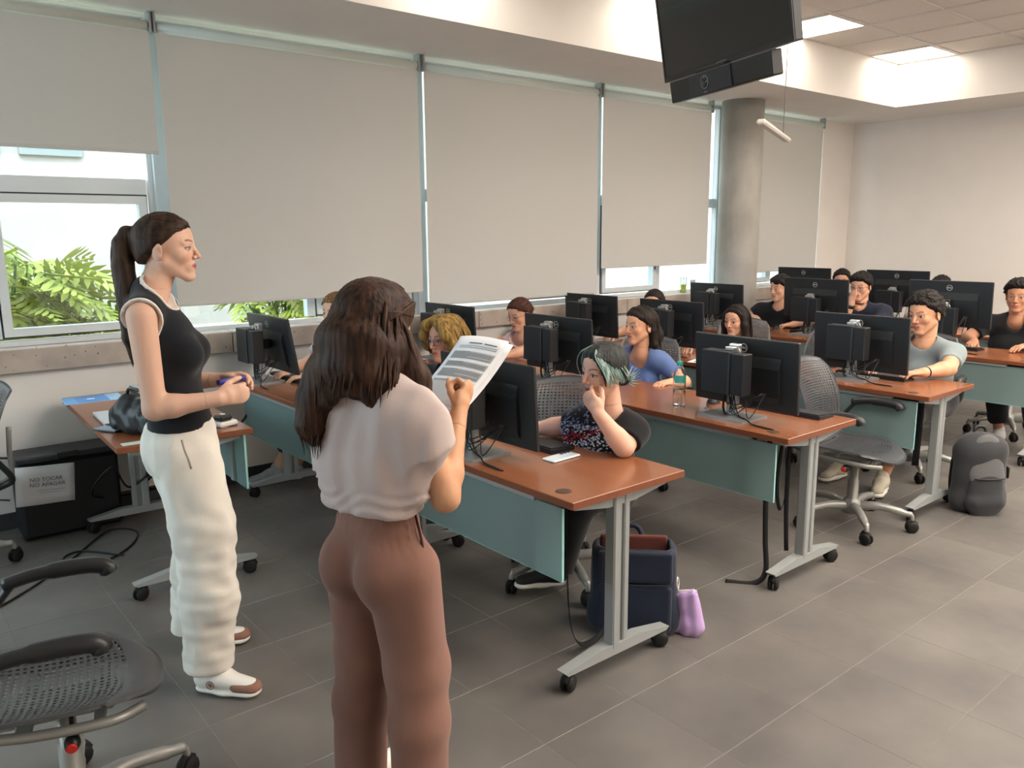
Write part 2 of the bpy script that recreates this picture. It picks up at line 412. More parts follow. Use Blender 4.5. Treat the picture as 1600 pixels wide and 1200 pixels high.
for k, (xa, xb, zb, lab) in enumerate((
        (-.45, 1.522, 2.11, 'roller blind raised above the garden view at the left'),
        (1.562, 3.345, 1.212, 'wide roller blind behind the woman in the black tank top'),
        (3.400, 5.19, 1.105, 'roller blind lowered nearly to the sill in the middle'),
        (5.245, 6.765, 1.322, 'roller blind left of the concrete column'),
        (7.13, 8.828, 1.20, 'roller blind right of the concrete column'))):
    t = thing('roller_blind', 'beige fabric ' + lab, 'blind', ((xa+xb)/2, BY, zb), group='roller blinds')
    w = (xb-xa)/2
    MB().box((-w, -.001, .012), (w, .001, 2.79-zb)).build('fabric', M_blind, t)
    MB().box((-w, -.006, 0), (w, .006, .018), bev=.003).build('hem_bar', M_blind, t)
    MB().cyl((-w+.005, .015, 2.822-zb), (w-.005, .015, 2.822-zb), .030, n=18).build('roller_tube', M_roll, t)
    for s_ in (-1, 1): MB().box((s_*(w+.008)-.006, -.02, 2.785-zb), (s_*(w+.008)+.006, .05, ZS-zb-.001)).build('bracket', M_brk, t)

# ------------------------------------------------------------------ outside
M_out = mat('sunlit_render', (164, 157, 150), .9, var=.10, scale=1.5)
M_shut = mat('shutter_paint', (128, 132, 130), .7)
fac = thing('building', 'pale sunlit building facade outside the left window', 'building', (2, 9.2, 0))
MB().box((-7, 0, -1), (15, .3, 7)).build('wall', M_out, fac)
for (x0, x1, z0, z1) in ((-1.25, -.72, 2.42, 3.3), (-.55, 0.0, 2.42, 3.3), (.95, 1.55, 2.42, 3.3), (3.2, 3.8, 2.4, 3.3), (5.2, 5.8, 2.4, 3.3)):
    f_ = MB(); 
    rect_frame(f_, x0, x1, z0, z1, .06, -.05, 0); so = f_.build('shutter', M_shut, fac)
    n = 10
    for q in range(n):
        zc = z0+.06+(z1-z0-.12)*(q+.5)/n
        MB().box((x0+.06, -.035, -.008), (x1-.06, .02, .008)).build('slat', M_shut, so, loc=(0, 0, zc))
M_grd = mat('garden_ground', (150, 140, 122), .95, var=.15, scale=4)
struct(MB().box((-6, WY+.3, -.2), (18, 9.2, -.02)).build('ground_outside', M_grd))
M_leaf = mat('philodendron_leaf', (128, 146, 46), .45, rgb2=(182, 184, 76), scale=3)
M_stem = mat('leaf_stem', (96, 130, 60), .6)
def leaf_mesh():
    mb = MB(); n = 7; L_ = .34
    for s_ in (-1, 1):                                  # finger lobes either side of the midrib
        for q in range(n):
            t = .08+.86*q/(n-1); ln = .17*math.sin(PI*min(1, .25+.7*t))*(1-.55*t)+.03
            a = math.radians(75-45*t); b0 = np.array([t*L_, 0, .05*math.sin(PI*t)]); dr = np.array([math.cos(a), s_*math.sin(a), -.18])
            wv = np.array([math.cos(a-PI/2*1), s_*math.sin(a-PI/2), 0])*.017
            p = [b0-wv*.6, b0+wv*.6, b0+dr*ln*.6+wv, b0+dr*ln, b0+dr*ln*.6-wv]
            mb.add(p, [(0, 1, 2, 3, 4)])
    mb.box((0, -.009, .0), (L_*1.02, .009, .004))
    return mb.mesh('leaf', M_leaf)
LEAF = leaf_mesh()
rng = random.Random(3)
def bush(x, y, z, rx, rz, n, label):
    t = thing('philodendron_bush', label, 'plant', (x, y, 0), group='bushes in the garden')
    mb = MB()
    for k in range(n):
        a = rng.uniform(0, 2*PI); e = rng.uniform(-.2, 1.2); rad = rng.uniform(.45, 1.0)
        p = np.array([rx*rad*math.cos(a)*math.cos(e*.8), .5*rx*rad*math.sin(a), z+rz*rad*math.sin(e)])
        mb.tube(spline([(p[0]*.2, p[1]*.2, 0), (p[0]*.6, p[1]*.6, p[2]*.6), p], 3), .007, 5)
        o = link('leaf', LEAF, t, p); s_ = rng.uniform(.8, 1.3); o.scale = (s_, s_, s_)
        o.rotation_euler = (rng.uniform(-.9, .4), rng.uniform(-.2, .9), a if rng.random() < .5 else rng.uniform(-PI, PI))
    mb.build('stems', M_stem, t)
bush(.80, 6.9, .90, .72, .75, 270, 'bright green leafy bush outside the left window')
bush(3.1, 7.1, .8, .5, .75, 60, 'leafy bush behind the ponytail of the standing woman')
bush(-1.3, 7.0, .85, .6, .75, 60, 'leafy bush at the left edge of the left window')
# ================================================================== FURNITURE
def wood_material():
    m = mat('cherry_laminate', (134, 82, 53), .26, var=.05, scale=2.0, stretch=(5, .5, 1), coat=.2, detail=2)
    return m
M_wood = wood_material()
M_edge = mat('cherry_edge_band', (122, 68, 42), .4, var=.06, scale=6, stretch=(6, 1, 1))
M_leg = mat('grey_powder_coat', (150, 154, 154), .38, metal=.15)
M_blk = mat('black_plastic', (20, 21, 23), .42, var=.05)
M_rub = mat('black_rubber', (14, 14, 15), .7)
M_grom = mat('grommet_brown', (70, 52, 40), .6)
def frosted():
    m = bpy.data.materials.new('frosted_glass'); m.use_nodes = True; N = m.node_tree.nodes; L = m.node_tree.links; N.clear()
    o = N.new('ShaderNodeOutputMaterial'); d = N.new('ShaderNodeBsdfDiffuse'); t = N.new('ShaderNodeBsdfTranslucent'); tr = N.new('ShaderNodeBsdfTransparent'); g = N.new('ShaderNodeBsdfGlossy')
    d.inputs[0].default_value = (.34, .46, .46, 1); t.inputs[0].default_value = (.42, .56, .56, 1); tr.inputs[0].default_value = (.55, .72, .72, 1)
    g.inputs['Roughness'].default_value = .3
    a = N.new('ShaderNodeMixShader'); b = N.new('ShaderNodeMixShader'); c = N.new('ShaderNodeMixShader')
    a.inputs[0].default_value = .45; b.inputs[0].default_value = .24; c.inputs[0].default_value = .06
    L.new(d.outputs[0], a.inputs[1]); L.new(t.outputs[0], a.inputs[2]); L.new(a.outputs[0], b.inputs[1]); L.new(tr.outputs[0], b.inputs[2])
    L.new(b.outputs[0], c.inputs[1]); L.new(g.outputs[0], c.inputs[2]); L.new(c.outputs[0], o.inputs[0])
    return m
M_frost = frosted(); M_fredge = mat('glass_edge', (150, 205, 200), .2)
TT, TH = .738, .028

def caster_mesh(r=.032):
    mb = MB()
    for s in (-1, 1): mb.lathe([(.006, s*.006), (r, s*.007), (r*1.02, s*.016), (r*.8, s*.023), (.008, s*.024)], (0, 0, r), R=rotm(0, 0, PI/2), n=16)
    mb.box((-.012, -.006, r*.9), (.02, .006, r*2.05)); mb.tube(spline([(-r*.9, 0, r*1.3), (-.01, 0, r*2.1), (r*.8, 0, r*1.5)], 4), .012, 6)
    mb.cyl((0, 0, r*1.9), (0, 0, r*2.5), .009, n=8)
    return mb.mesh('caster', M_rub)
CASTER = caster_mesh()

def make_table(L_, far=.058):
    """origin: front right corner on the floor; x 0..0.6 deep, y 0..L_; modesty glass hangs at the front"""
    t = thing('training_table', '', 'table')
    top = MB(); D = .596
    top.box((0, 0, TT-TH), (D, L_, TT), bev=.002); o = top.build('tabletop', M_wood, t)
    e = MB(); e.box((-.0012, 0.002, TT-TH+.002), (0, L_-.002, TT-.002)); e.box((D, 0.002, TT-TH+.002), (D+.0012, L_-.002, TT-.002))
    e.box((0.002, -.0012, TT-TH+.002), (D-.002, 0, TT-.002)); e.box((.002, L_, TT-TH+.002), (D-.002, L_+.0012, TT-.002))
    e.build('edge_band', M_edge, t)
    for y in (.115, L_-.115):
        g = MB(); g.lathe([(.0, .0022), (.022, .0022), (.028, .001), (.030, 0)], (.065, y, TT), n=20); g.build('grommet', M_grom, t)
    for y in (.058, L_-far):
        leg = MB()
        leg.box((.245, y-.026, .095), (.285, y+.026, TT-TH), bev=.006)      # twin posts
        leg.box((.305, y-.020, .095), (.335, y+.020, TT-TH), bev=.005)
        leg.box((.285, y-.008, .10), (.305, y+.008, TT-TH))
        lo = leg.build('leg', M_leg, t)
        ft = MB(); zz = .072
        ft.prism([(.02, zz), (.56, zz), (.575, zz+.012), (.40, zz+.042), (.19, zz+.042), (.005, zz+.014)], -.024, .024, R=rotm(0, 0, PI/2), c=(0, y, 0))
        ft.build('foot', M_leg, lo)
        br = MB()
        br.prism([(.05, TT-TH-.022), (.22, TT-TH-.05), (.36, TT-TH-.05), (.54, TT-TH-.022), (.54, TT-TH), (.05, TT-TH)], -.016, .016, R=rotm(0, 0, PI/2), c=(0, y, 0))
        br.build('bracket', M_leg, lo)
        for x, a in ((.04, .4), (.545, -.5)): c = link('caster', CASTER, lo, (x, y, 0)); c.rotation_euler[2] = a
    bm = MB(); bm.box((.25, .08, TT-TH-.06), (.33, L_-.08, TT-TH-.02)); bm.build('beam', M_blk, t)
    # frosted modesty panel in two posts
    p0, p1 = .07, L_-.04
    g = MB(); g.box((.016, p0, .425), (.024, p1, .695)); g.build('modesty_panel', M_frost, t)
    g = MB(); g.box((.015, p0, .4225), (.025, p1, .4245)); g.box((.015, p0-.0025, .4225), (.025, p0-.0005, .695)); g.build('glass_edge', M_fredge, t)
    for y in (p0+.16, p1-.16): MB().box((.026, y-.018, .43), (.044, y+.018, TT-TH-.002), bev=.003).build('panel_post', M_leg, t)
    MB().box((.008, p0+.14, .690), (.030, p1-.14, TT-TH-.001), bev=.002).build('panel_rail', M_leg, t)
    return t
ROWX = (1.815, 3.13, 4.52, 6.21, 7.48)
rowname = ('front row', 'second row', 'third row', 'fourth row', 'back row')
proto = make_table(1.5)
for k, x in enumerate(ROWX):
    for q, y in enumerate((1.884, 3.389)):
        lab = 'cherry topped %s table with frosted glass front %s' % (rowname[k], ('at the aisle end', 'at the window end')[q])
        if k == 0 and q == 0: proto.location = (x, y, 0); proto['label'] = lab; proto['group'] = 'computer tables'
        else: dup(proto, (x, y, 0), 0, lab, 'computer tables')
# teacher's table by the window, glass towards the students
tt = make_table(1.4, .27); tt['label'] = 'small cherry table by the wall with a bag and laptop on it'; tt['group'] = 'computer tables'
tt.location = (1.418, 3.665, 0); tt.rotation_euler[2] = math.radians(-2.2)
tt.scale = (-1, 1, 1)      # glass panel on the side towards the rows

# ------------------------------------------------------------------ monitors
M_mon = mat('monitor_black', (30, 33, 36), .38, var=.06, scale=3)
M_pc = mat('pc_black', (24, 26, 30), .5, var=.05)
M_pc2 = mat('pc_cover_grey', (50, 53, 57), .45)
M_silver = mat('stand_silver', (176, 178, 178), .32, metal=.75)
M_base = mat('stand_base_silver', (152, 153, 154), .34, metal=.55)
M_logo = mat('logo_silver', (205, 208, 210), .3, metal=.3)
M_scr = mat('monitor_display', (70, 90, 120), .2, emit=((.35, .5, .8), .6))
def ring(mb, r0, r1, z0, z1, n=28, c=(0, 0, 0), R=None):
    P = []
    for r, z in ((r0, z0), (r1, z0), (r1, z1), (r0, z1)):
        for j in range(n): P.append((r*math.cos(2*PI*j/n), r*math.sin(2*PI*j/n), z))
    P = np.array(P)
    if R is not None: P = P @ np.array(R).T
    P = P+np.array(c); Fs = []
    for k in range(4):
        for j in range(n): Fs.append((k*n+j, k*n+(j+1) % n, ((k+1) % 4)*n+(j+1) % n, ((k+1) % 4)*n+j))
    mb.add(P, Fs)
LOGO_R = np.array([[0, 0, -1.], [-1, 0, 0], [0, 1, 0]])   # text plane -> faces -x, reads from the front of the room
def make_monitor(raise_=0.0, tilt=0.0):
    t = thing('monitor', '', 'monitor')
    R = rotm(0, -tilt, 0); piv = np.array([.055, 0, .22+raise_])
    def tp(mb): mb.v = [tuple(R @ (np.array(p)-piv)+piv) for p in mb.v]; return mb
    z0, z1 = .042+raise_, .390+raise_
    s = MB(); s.box((.074, -.305, z0), (.094, .305, z1), bev=.004)
    s.prism([(.074, z0+.035), (.074, z1-.088), (.058, z1-.14), (.058, z0+.07)], -.21, .21, R=rotm(0, 0, PI/2))
    sc = tp(s).build('screen_panel', M_mon, t)
    tp(MB().box((.0942, -.297, z0+.012), (.0946, .297, z1-.008))).build('display', M_scr, sc)
    v = MB()
    for q in range(5): v.box((.0572, -.06+q*.03-.009, z0+.075), (.0580, -.06+q*.03+.009, z0+.09))
    tp(v).build('ports', M_pc2, sc)
    lg = MB(); ring(lg, .0185, .0215, 0, .0012, c=(.0728, 0, z1-.052), R=LOGO_R); tp(lg).build('logo_ring', M_logo, sc)
    tx = text_mesh('DELL', .0135, 'logo_text', .0004, True); V = np.array([v_.co for v_ in tx.vertices]) @ LOGO_R.T*1.0 + np.array([.0730, 0, z1-.052])
    V = (V-piv) @ R.T+piv; tx.vertices.foreach_set('co', V.ravel()); tx.materials.append(M_logo); link('logo_text', tx, sc)
    c = MB(); c.box((-.018, -.028, .008), (.018, .028, .365), bev=.006); c.build('stand_column', M_silver, t)
    n = MB(); n.box((.016, -.03, .19+raise_), (.060, .03, .25+raise_), bev=.006); n.build('mount', M_blk, t)
    b = MB(); b.prism([(-.105, -.135), (.095, -.135), (.095, .135), (-.105, .135)], 0, .010); b.box((-.103, -.133, .010), (.093, .133, .012)); b.build('stand_base', M_base, t)
    # small computer clipped behind the column
    pc = MB(); pc.box((-.098, -.035, .125), (-.022, .125, .335), bev=.003); po = pc.build('mini_computer', M_pc, t)
    cv = MB(); cv.box((-.094, -.118, .130), (-.022, -.036, .330), bev=.004); cv.build('cable_cover', M_pc, po)
    MB().box((-.0995, -.045, .127), (-.0985, -.033, .333)).build('seam_strip', M_pc2, po)
    h = MB(); h.box((-.05, -.024, .335), (-.02, .024, .353), bev=.003); h.tube(spline([(-.04, -.024, .345), (-.04, -.045, .350), (-.04, -.056, .340), (-.04, -.058, .328)], 4), .003, 6)
    h.build('handle', M_silver, t)
    # cables
    cb = MB(); rr = random.Random(5)
    for q in range(7):
        y0 = rr.uniform(-.11, .02); y1 = rr.uniform(-.12, .02); dz = rr.uniform(.04, .12)
        cb.tube(spline([(-.03, y0, .13), (-.035+rr.uniform(-.02, .01), (y0+y1)/2+rr.uniform(-.04, .04), .13-dz), (.05, y1-.03, z0+.09)], 6), .0026, 5)
    cb.tube(spline([(-.025, -.02, .14), (-.04, -.045, .07), (-.03, -.06, .02), (-.05, -.11, .014), (-.075, -.17, .004), (-.085, -.24, .004), (-.088, -.30, .003)], 6), .003, 6)
    cb.tube(spline([(-.025, -.02, .15), (-.042, -.015, .08), (-.04, -.05, .025), (-.055, -.12, .015), (-.082, -.18, .004), (-.096, -.25, .004), (-.09, -.30, .003)], 6), .0026, 6)
    cb.tube(spline([(-.03, .02, .15), (-.03, .035, .07), (-.028, .033, .03), (-.03, .02, .014)], 5), .006, 6)
    cb.build('cables', M_blk, t)['kind'] = 'stuff'
    return t
protos = {}
def monitor(x, y, label, raise_=0.0, tilt=.06, rz=0.0):
    key = (raise_, tilt)
    if key in protos: return dup(protos[key], (x, y, TT), rz, label, 'computer monitors')
    t = make_monitor(raise_, tilt); protos[key] = t; t.location = (x, y, TT); t.rotation_euler[2] = rz
    t['label'] = label; t['group'] = 'computer monitors'; return t
monitor(1.952, 4.84, 'black monitor at the window end of the front row', .015, .16)
monitor(1.955, 3.78, 'black monitor half hidden behind the woman in the taupe shirt')
monitor(1.950, 2.63, 'large black monitor nearest the camera beside the raised papers', .0, .06, math.radians(1.5))
monitor(3.335, 4.86, 'black monitor behind the blond student by the window')
monitor(3.335, 3.69, 'black monitor in the middle of the second row')
monitor(3.318, 2.31, 'black monitor beside the water bottle on the second row', .0, .06, math.radians(-2))
monitor(4.76, 4.82, 'black monitor by the window in the third row')
monitor(4.76, 3.96, 'black monitor behind the student in the blue shirt')
monitor(4.755, 2.46, 'black monitor in front of the student in the grey shirt')
monitor(6.42, 4.77, 'black monitor in the fourth row beside the concrete column', .02)
monitor(6.50, 3.78, 'raised black monitor in the middle of the fourth row', .10)
monitor(6.43, 2.63, 'tall raised black monitor at the aisle end of the fourth row', .13)
monitor(7.80, 4.67, 'black monitor in the back row by the windows', .13)
monitor(7.80, 3.68, 'black monitor in the middle of the back row', .13)

# ------------------------------------------------------------------ keyboards, mice
M_key = mat('key_black', (34, 35, 38), .5); M_kb = mat('keyboard_body', (24, 25, 27), .5)
M_keyw = mat('key_pale', (206, 212, 220), .5)
def make_keyboard(mk, L_=.44):
    t = thing('keyboard', '', 'keyboard')
    b = MB(); b.prism([(-.066, 0), (.066, 0), (.066, .010), (-.066, .020)], -L_/2, L_/2, R=rotm(0, 0, PI/2)); b.build('body', M_kb, t)
    k = MB(); n = int(L_/.0195)
    for r in range(6):
        for c in range(n):
            if n*.68 < c < n*.71 or (r == 0 and n*.28 < c < n*.5): continue
            x = .053-r*.0205; y = -L_/2+.012+c*(L_-.024)/n
            z = .010+(.066-x)/.132*.010
            k.box((x-.0085, y, z-.002), (x+.0085, y+.016, z+.006))
    k.build('keys', mk, t)['kind'] = 'stuff'
    return t
kb0 = make_keyboard(M_key)
def keyboard(x, y, label, rz=PI, first=[True]):
    if first[0]: first[0] = False; kb0.location = (x, y, TT); kb0.rotation_euler[2] = rz; kb0['label'] = label; kb0['group'] = 'keyboards'; return kb0
    return dup(kb0, (x, y, TT), rz, label, 'keyboards')
# local -x edge is the raised rear edge, towards the screen
keyboard(2.15, 4.80, 'black keyboard at the window end of the front row', 0)
keyboard(2.235, 2.60, 'black keyboard behind the nearest monitor', 0)
keyboard(3.62, 2.20, 'black keyboard behind the monitor near the water bottle', 0)
keyboard(4.93, 2.40, 'black keyboard under the hand of the grey shirt student', 0)
keyboard(6.66, 3.80, 'black keyboard by the hands of the black shirt student', 0)
keyboard(6.59, 2.62, 'black keyboard at the aisle end of the fourth row', 0)
tk = make_keyboard(M_keyw, .36); tk.location = (1.29, 4.93, TT); tk.rotation_euler[2] = -.1
tk['label'] = 'pale keyed keyboard on the small table by the wall'; tk['group'] = 'keyboards'
def mouse_thing(x, y, rz, label):
    t = thing('mouse', label, 'mouse', (x, y, TT), rz, 'mice')
    m = MB(); P = []; nu, nv = 10, 8
    for i in range(nu):
        for j in range(nv):
            u = i/(nu-1)*2-1; a = PI*j/(nv-1); w = .030*math.sqrt(max(0, 1-abs(u)**3.0)); h = .034*math.sqrt(max(0, 1-abs(u)**2.4))*(1-.2*u)
            P.append((u*.052, -w*math.cos(a), max(0.001, h*math.sin(a))))
    m.add(P, [(i*nv+j, i*nv+j+1, (i+1)*nv+j+1, (i+1)*nv+j) for i in range(nu-1) for j in range(nv-1)], True)
    m.build('shell', M_blk, t)
    MB().box((-.045, -.0015, .031), (-.015, .0015, .0355)).build('wheel', M_pc2, t)
    MB().tube(spline([(-.05, 0, .01), (-.08, .01, .004), (-.12, -.02, .003), (-.16, -.01, .003)], 5), .0018, 5).build('cord', M_blk, t)
mouse_thing(3.52, 2.575, .3, 'black mouse between the water bottle and the second row monitor')
mouse_thing(5.09, 2.76, .2, 'black mouse left of the grey shirt student monitor')
mouse_thing(6.72, 4.23, .1, 'black mouse under the hand of the black shirt student')

# ------------------------------------------------------------------ chairs
M_cpl = mat('chair_plastic_charcoal', (74, 75, 78), .32, var=.05)
M_carm = mat('chair_arm_dark', (40, 41, 43), .35)
M_cgrey = mat('chair_base_grey', (150, 150, 146), .36, metal=.35)
def perforated(fn, nu, nv, hole, th, skip):
    """shell fn(u,v)->point with a diamond of holes in each cell except where skip(u,v)"""
    mb = MB()
    def P(u, v): return np.array(fn(u, v))
    def N(u, v):
        e = 1e-3; return unit(np.cross(P(u+e, v)-P(u-e, v), P(u, v+e)-P(u, v-e)))
    for sgn in (1, -1):
        off = sgn*th/2; cache = {}
        def q(u, v):
            k = (round(u, 5), round(v, 5))
            if k not in cache: cache[k] = P(u, v)+N(u, v)*off
            return cache[k]
        for i in range(nu):
            for j in range(nv):
                u0, u1, v0, v1 = i/nu, (i+1)/nu, j/nv, (j+1)/nv; um, vm = (u0+u1)/2, (v0+v1)/2
                c = [q(u0, v0), q(u1, v0), q(u1, v1), q(u0, v1)]
                if skip(um, vm): mb.add(c, [(0, 1, 2, 3) if sgn > 0 else (3, 2, 1, 0)], True); continue
                du, dv = (u1-u0)*hole/2, (v1-v0)*hole/2
                h = [q(um-du, vm-dv), q(um+du, vm-dv), q(um+du, vm+dv), q(um-du, vm+dv)]
                Fs = [(0, 1, 5, 4), (1, 2, 6, 5), (2, 3, 7, 6), (3, 0, 4, 7)]
                mb.add(c+h, Fs if sgn > 0 else [f[::-1] for f in Fs], True)
    for (us, vs) in (([0]*nv, range(nv)), ([1]*nv, range(nv)), (range(nu), [0]*nu), (range(nu), [1]*nu)):
        for a, b in zip(us, vs):
            if us == [0]*nv or us == [1]*nv: A, B = (a, b/nv), (a, (b+1)/nv)
            else: A, B = (a/nu, b), ((a+1)/nu, b)
            pa, pb = P(*A), P(*B); na, nb = N(*A)*th/2, N(*B)*th/2
            mb.add([pa+na, pb+nb, pb-nb, pa-na], [(0, 1, 2, 3)])
    key = {}; nv_ = []; mp = []
    for p in mb.v:
        k = (round(p[0], 5), round(p[1], 5), round(p[2], 5))
        if k not in key: key[k] = len(nv_); nv_.append(p)
        mp.append(key[k])
    fs = [(tuple(dict.fromkeys(mp[i] for i in f)), s) for f, s in zip(mb.f, mb.sm)]; fs = [q for q in fs if len(q[0]) > 2]
    mb.v = nv_; mb.f = [q[0] for q in fs]; mb.sm = [q[1] for q in fs]
    return mb
def seat_fn(u, v):            # u depth 0 back..1 front, v width
    s = 2*v-1; x = -.215+.465*u-.125*(abs(s)**3.2)*u**2.5
    wid = .228*(1-.10*(1-u)**2)*(1-.14*max(0, (u-.55)/.45)**2)
    y = s*wid
    z = .452+.020*s*s-.022*math.sin(PI*min(1, u*1.05))*(1-s*s)-.045*max(0, (u-.72)/.28)**2*(1-.75*s*s)+.03*max(0, (.12-u)/.12)
    return (x, y, z)
def back_fn(u, v):            # u height 0 bottom..1 top, v width
    s = 2*v-1; wid = .215*(1-.16*max(0, (u-.55)/.45)**2-.22*max(0, (.2-u)/.2)**2)
    return (-.235-.13*u+.05*s*s*(1-.3*u)+.03*math.sin(PI*u), s*wid, .555+.375*u-.03*max(0, u-.8)*s*s*5)
seat_m = perforated(seat_fn, 26, 24, .52, .010, lambda u, v: u > .80 or u < .06 or v < .06 or v > .94)
back_m = perforated(back_fn, 26, 22, .52, .009, lambda u, v: u > .93 or u < .06 or v < .05 or v > .95)
SEAT = seat_m.mesh('seat', M_cpl); BACK = back_m.mesh('backrest', M_cpl)
def make_chair():
    t = thing('office_chair', '', 'chair')
    link('seat', SEAT, t); link('backrest', BACK, t)
    for s in (-1, 1):
        a = MB(); a.tube(spline([(-.20, s*.17, .425), (-.255, s*.232, .47), (-.20, s*.255, .56), (-.15, s*.262, .625), (-.13, s*.262, .648)], 6), .017, 8, flat=((0, 0, 1), .7))
        ao = a.build('arm_support', M_carm, t)
        p = MB(); p.tube(spline([(-.15, s*.262, .650), (-.06, s*.264, .668), (.06, s*.262, .672), (.115, s*.258, .662), (.128, s*.256, .640)], 6), [.020]*8+[.025]*12+[.027]*4+[.020], 10, flat=((0, 0, 1), 1.0))
        p.build('arm_pad', M_carm, ao)
        r = MB(); r.tube(spline([(-.19, s*.165, .425), (-.05, s*.185, .412), (.12, s*.180, .405), (.20, s*.13, .400)], 6), .014, 8); r.build('seat_rail', M_cgrey, t)
        b = MB(); b.tube(spline([(-.19, s*.12, .425), (-.29, s*.15, .47), (-.29, s*.17, .60), (-.30, s*.17, .72)], 6), .012, 8); b.build('back_upright', M_cgrey, t)
    m = MB(); m.box((-.16, -.07, .372), (.13, .07, .408), bev=.012); m.box((-.10, -.17, .395), (-.06, .17, .412), bev=.004); m.box((.08, -.17, .392), (.11, .17, .408), bev=.004)
    m.build('mechanism', M_cgrey, t)
    k = MB(); k.cyl((.02, -.07, .385), (.03, -.165, .375), .006); k.lathe([(.0, -.025), (.016, -.022), (.02, 0), (.016, .022), (0, .025)], (.03, -.185, .372), R=rotm(0, 0, PI/2)); k.build('lever', M_blk, t)
    MB().lathe([(.010, -.004), (.014, .0), (.010, .004)], (.03, -.212, .372), R=rotm(0, 0, PI/2)).build('lever_cap', mat('red_cap', (190, 40, 36), .4), t)
    g = MB(); g.lathe([(.052, .075), (.052, .13), (.040, .15), (.030, .16), (.030, .26), (.024, .265), (.024, .375)], n=20); g.build('gas_column', M_cgrey, t)
    for q in range(5):
        a = 2*PI*q/5+.35; R = rotm(a); r = MB()
        r.tube([R @ np.array(p) for p in spline([(.03, 0, .115), (.15, 0, .125), (.27, 0, .105), (.305, 0, .098), (.312, 0, .07)], 5)], [.026]*5+[.022]*5+[.017]*5+[.012]*6, 8)
        ro = r.build('base_arm', M_cgrey, t)
        c = link('caster', CASTER, ro, tuple(R @ np.array([.312, 0, 0]))); c.rotation_euler[2] = a*2.3
    return t
ch0 = make_chair()
def chair(x, y, deg, label, first=[True]):
    if first[0]: first[0] = False; ch0.location = (x, y, 0); ch0.rotation_euler[2] = math.radians(deg); ch0['label'] = label; ch0['group'] = 'office chairs'; return
    dup(ch0, (x, y, 0), math.radians(deg), label, 'office chairs')
chair(.325, 2.33, -15, 'empty perforated office chair at the lower left corner')
chair(4.25, 2.14, -86, 'empty perforated office chair beside the second row table')
chair(5.42, 3.12, 176, 'empty office chair behind the long haired student in the third row')
def chair_for(px_, py_, label, turn=0.0, off=.10):
    az = math.atan2(py_, px_); chair(px_+off*math.cos(az), py_+off*math.sin(az), math.degrees(az)+180+turn, label)
chair(2.52, 2.66, 225, 'office chair of the student with teal streaked hair')
chair_for(2.80, 3.78, 'office chair of the blond student in glasses', 0, .02)
chair_for(4.02, 3.46, 'office chair of the student in the blue shirt', 0, .05)
chair_for(4.12, 4.70, 'office chair of the student in the pink tank top', 0, .05)
chair_for(5.50, 2.38, 'office chair of the student in the grey shirt', -8, .06)
chair_for(7.16, 2.36, 'office chair of the student at the right edge', -10, .06)
chair_for(2.66, 4.80, 'office chair of the student half hidden behind the woman in taupe', 0, .05)
chair_for(5.52, 4.60, 'office chair behind the monitor of the forehead student', 0, .03)
chair_for(5.50, 3.76, 'office chair of the long haired student in white', 0, .03)
chair_for(7.08, 4.36, 'office chair of the student with both hands on the table', 0, .03)
chair_for(7.20, 3.62, 'office chair of the student with the black watch', 0, .03)
chair(.20, 4.62, 200, 'office chair by the wall at the left edge of the picture')
# ================================================================== SMALL THINGS
M_tv = mat('tv_plastic', (26, 27, 29), .35); M_tvs = mat('tv_screen_black', (14, 18, 21), .08, spec=.6, coat=.3)
def frame_obj(o, origin, xa, ya, za):
    """place o with local axes xa, ya, za"""
    xa, ya, za = unit(xa), unit(ya), unit(za)
    o.matrix_world = Matrix(((xa[0], ya[0], za[0], origin[0]), (xa[1], ya[1], za[1], origin[1]), (xa[2], ya[2], za[2], origin[2]), (0, 0, 0, 1)))
# hanging television, tilted down towards the front of the room
tv = thing('television', 'black flat television hanging tilted from the ceiling', 'television')
_d = unit((-.328, -.951, 0)); _n0 = np.array([_d[1], -_d[0], 0]); tl = math.radians(10)
_n0 = _n0 if _n0[0] < 0 else -_n0
_n = unit(_n0*math.cos(tl)-np.array([0, 0, math.sin(tl)])); _v = unit(np.cross(_n, _d)); _v = _v if _v[2] > 0 else -_v
TVW, TVH = 1.005, .575
frame_obj(tv, np.array([3.443, 2.898, 2.405]), _d, _v, np.cross(_d, _v))
sgn = 1 if np.dot(np.cross(_d, _v), _n) > 0 else -1     # +z local faces the viewer when sgn=1
MB().box((0, 0, -sgn*.045), (TVW, TVH, 0), bev=.004).build('housing', M_tv, tv)
MB().box((.014, .026, 0), (TVW-.014, TVH-.014, sgn*.0012)).build('screen', M_tvs, tv)
b_ = MB()
for a in ((0, 0, .013, TVH), (TVW-.013, 0, TVW, TVH), (.013, 0, TVW-.013, .024), (.013, TVH-.013, TVW-.013, TVH)): b_.box((a[0], a[1], 0), (a[2], a[3], sgn*.004))
b_.build('bezel', M_tv, tv)
MB().box((TVW*.46, .008, sgn*.004), (TVW*.54, .016, sgn*.0046)).build('maker_badge', mat('badge_grey', (120, 122, 124), .4), tv)
MB().box((.32, .2, -sgn*.045), (.68, .5, -sgn*.10), bev=.004).build('mount_plate', M_blk, tv)
# ceiling pole of the television
pc_ = np.array([3.443, 2.898, 2.405])+_d*.5+_v*.35-_n*.11
pole = thing('ceiling_pole', 'ceiling pole carrying the hanging television', 'pole', tuple(pc_))
MB().cyl((0, 0, -.04), (0, 0, ZC-pc_[2]-.003), .022).build('tube', M_blk, pole)
MB().lathe([(.07, -.012), (.07, 0)], (0, 0, ZC-pc_[2]-.002)).build('flange', M_blk, pole)
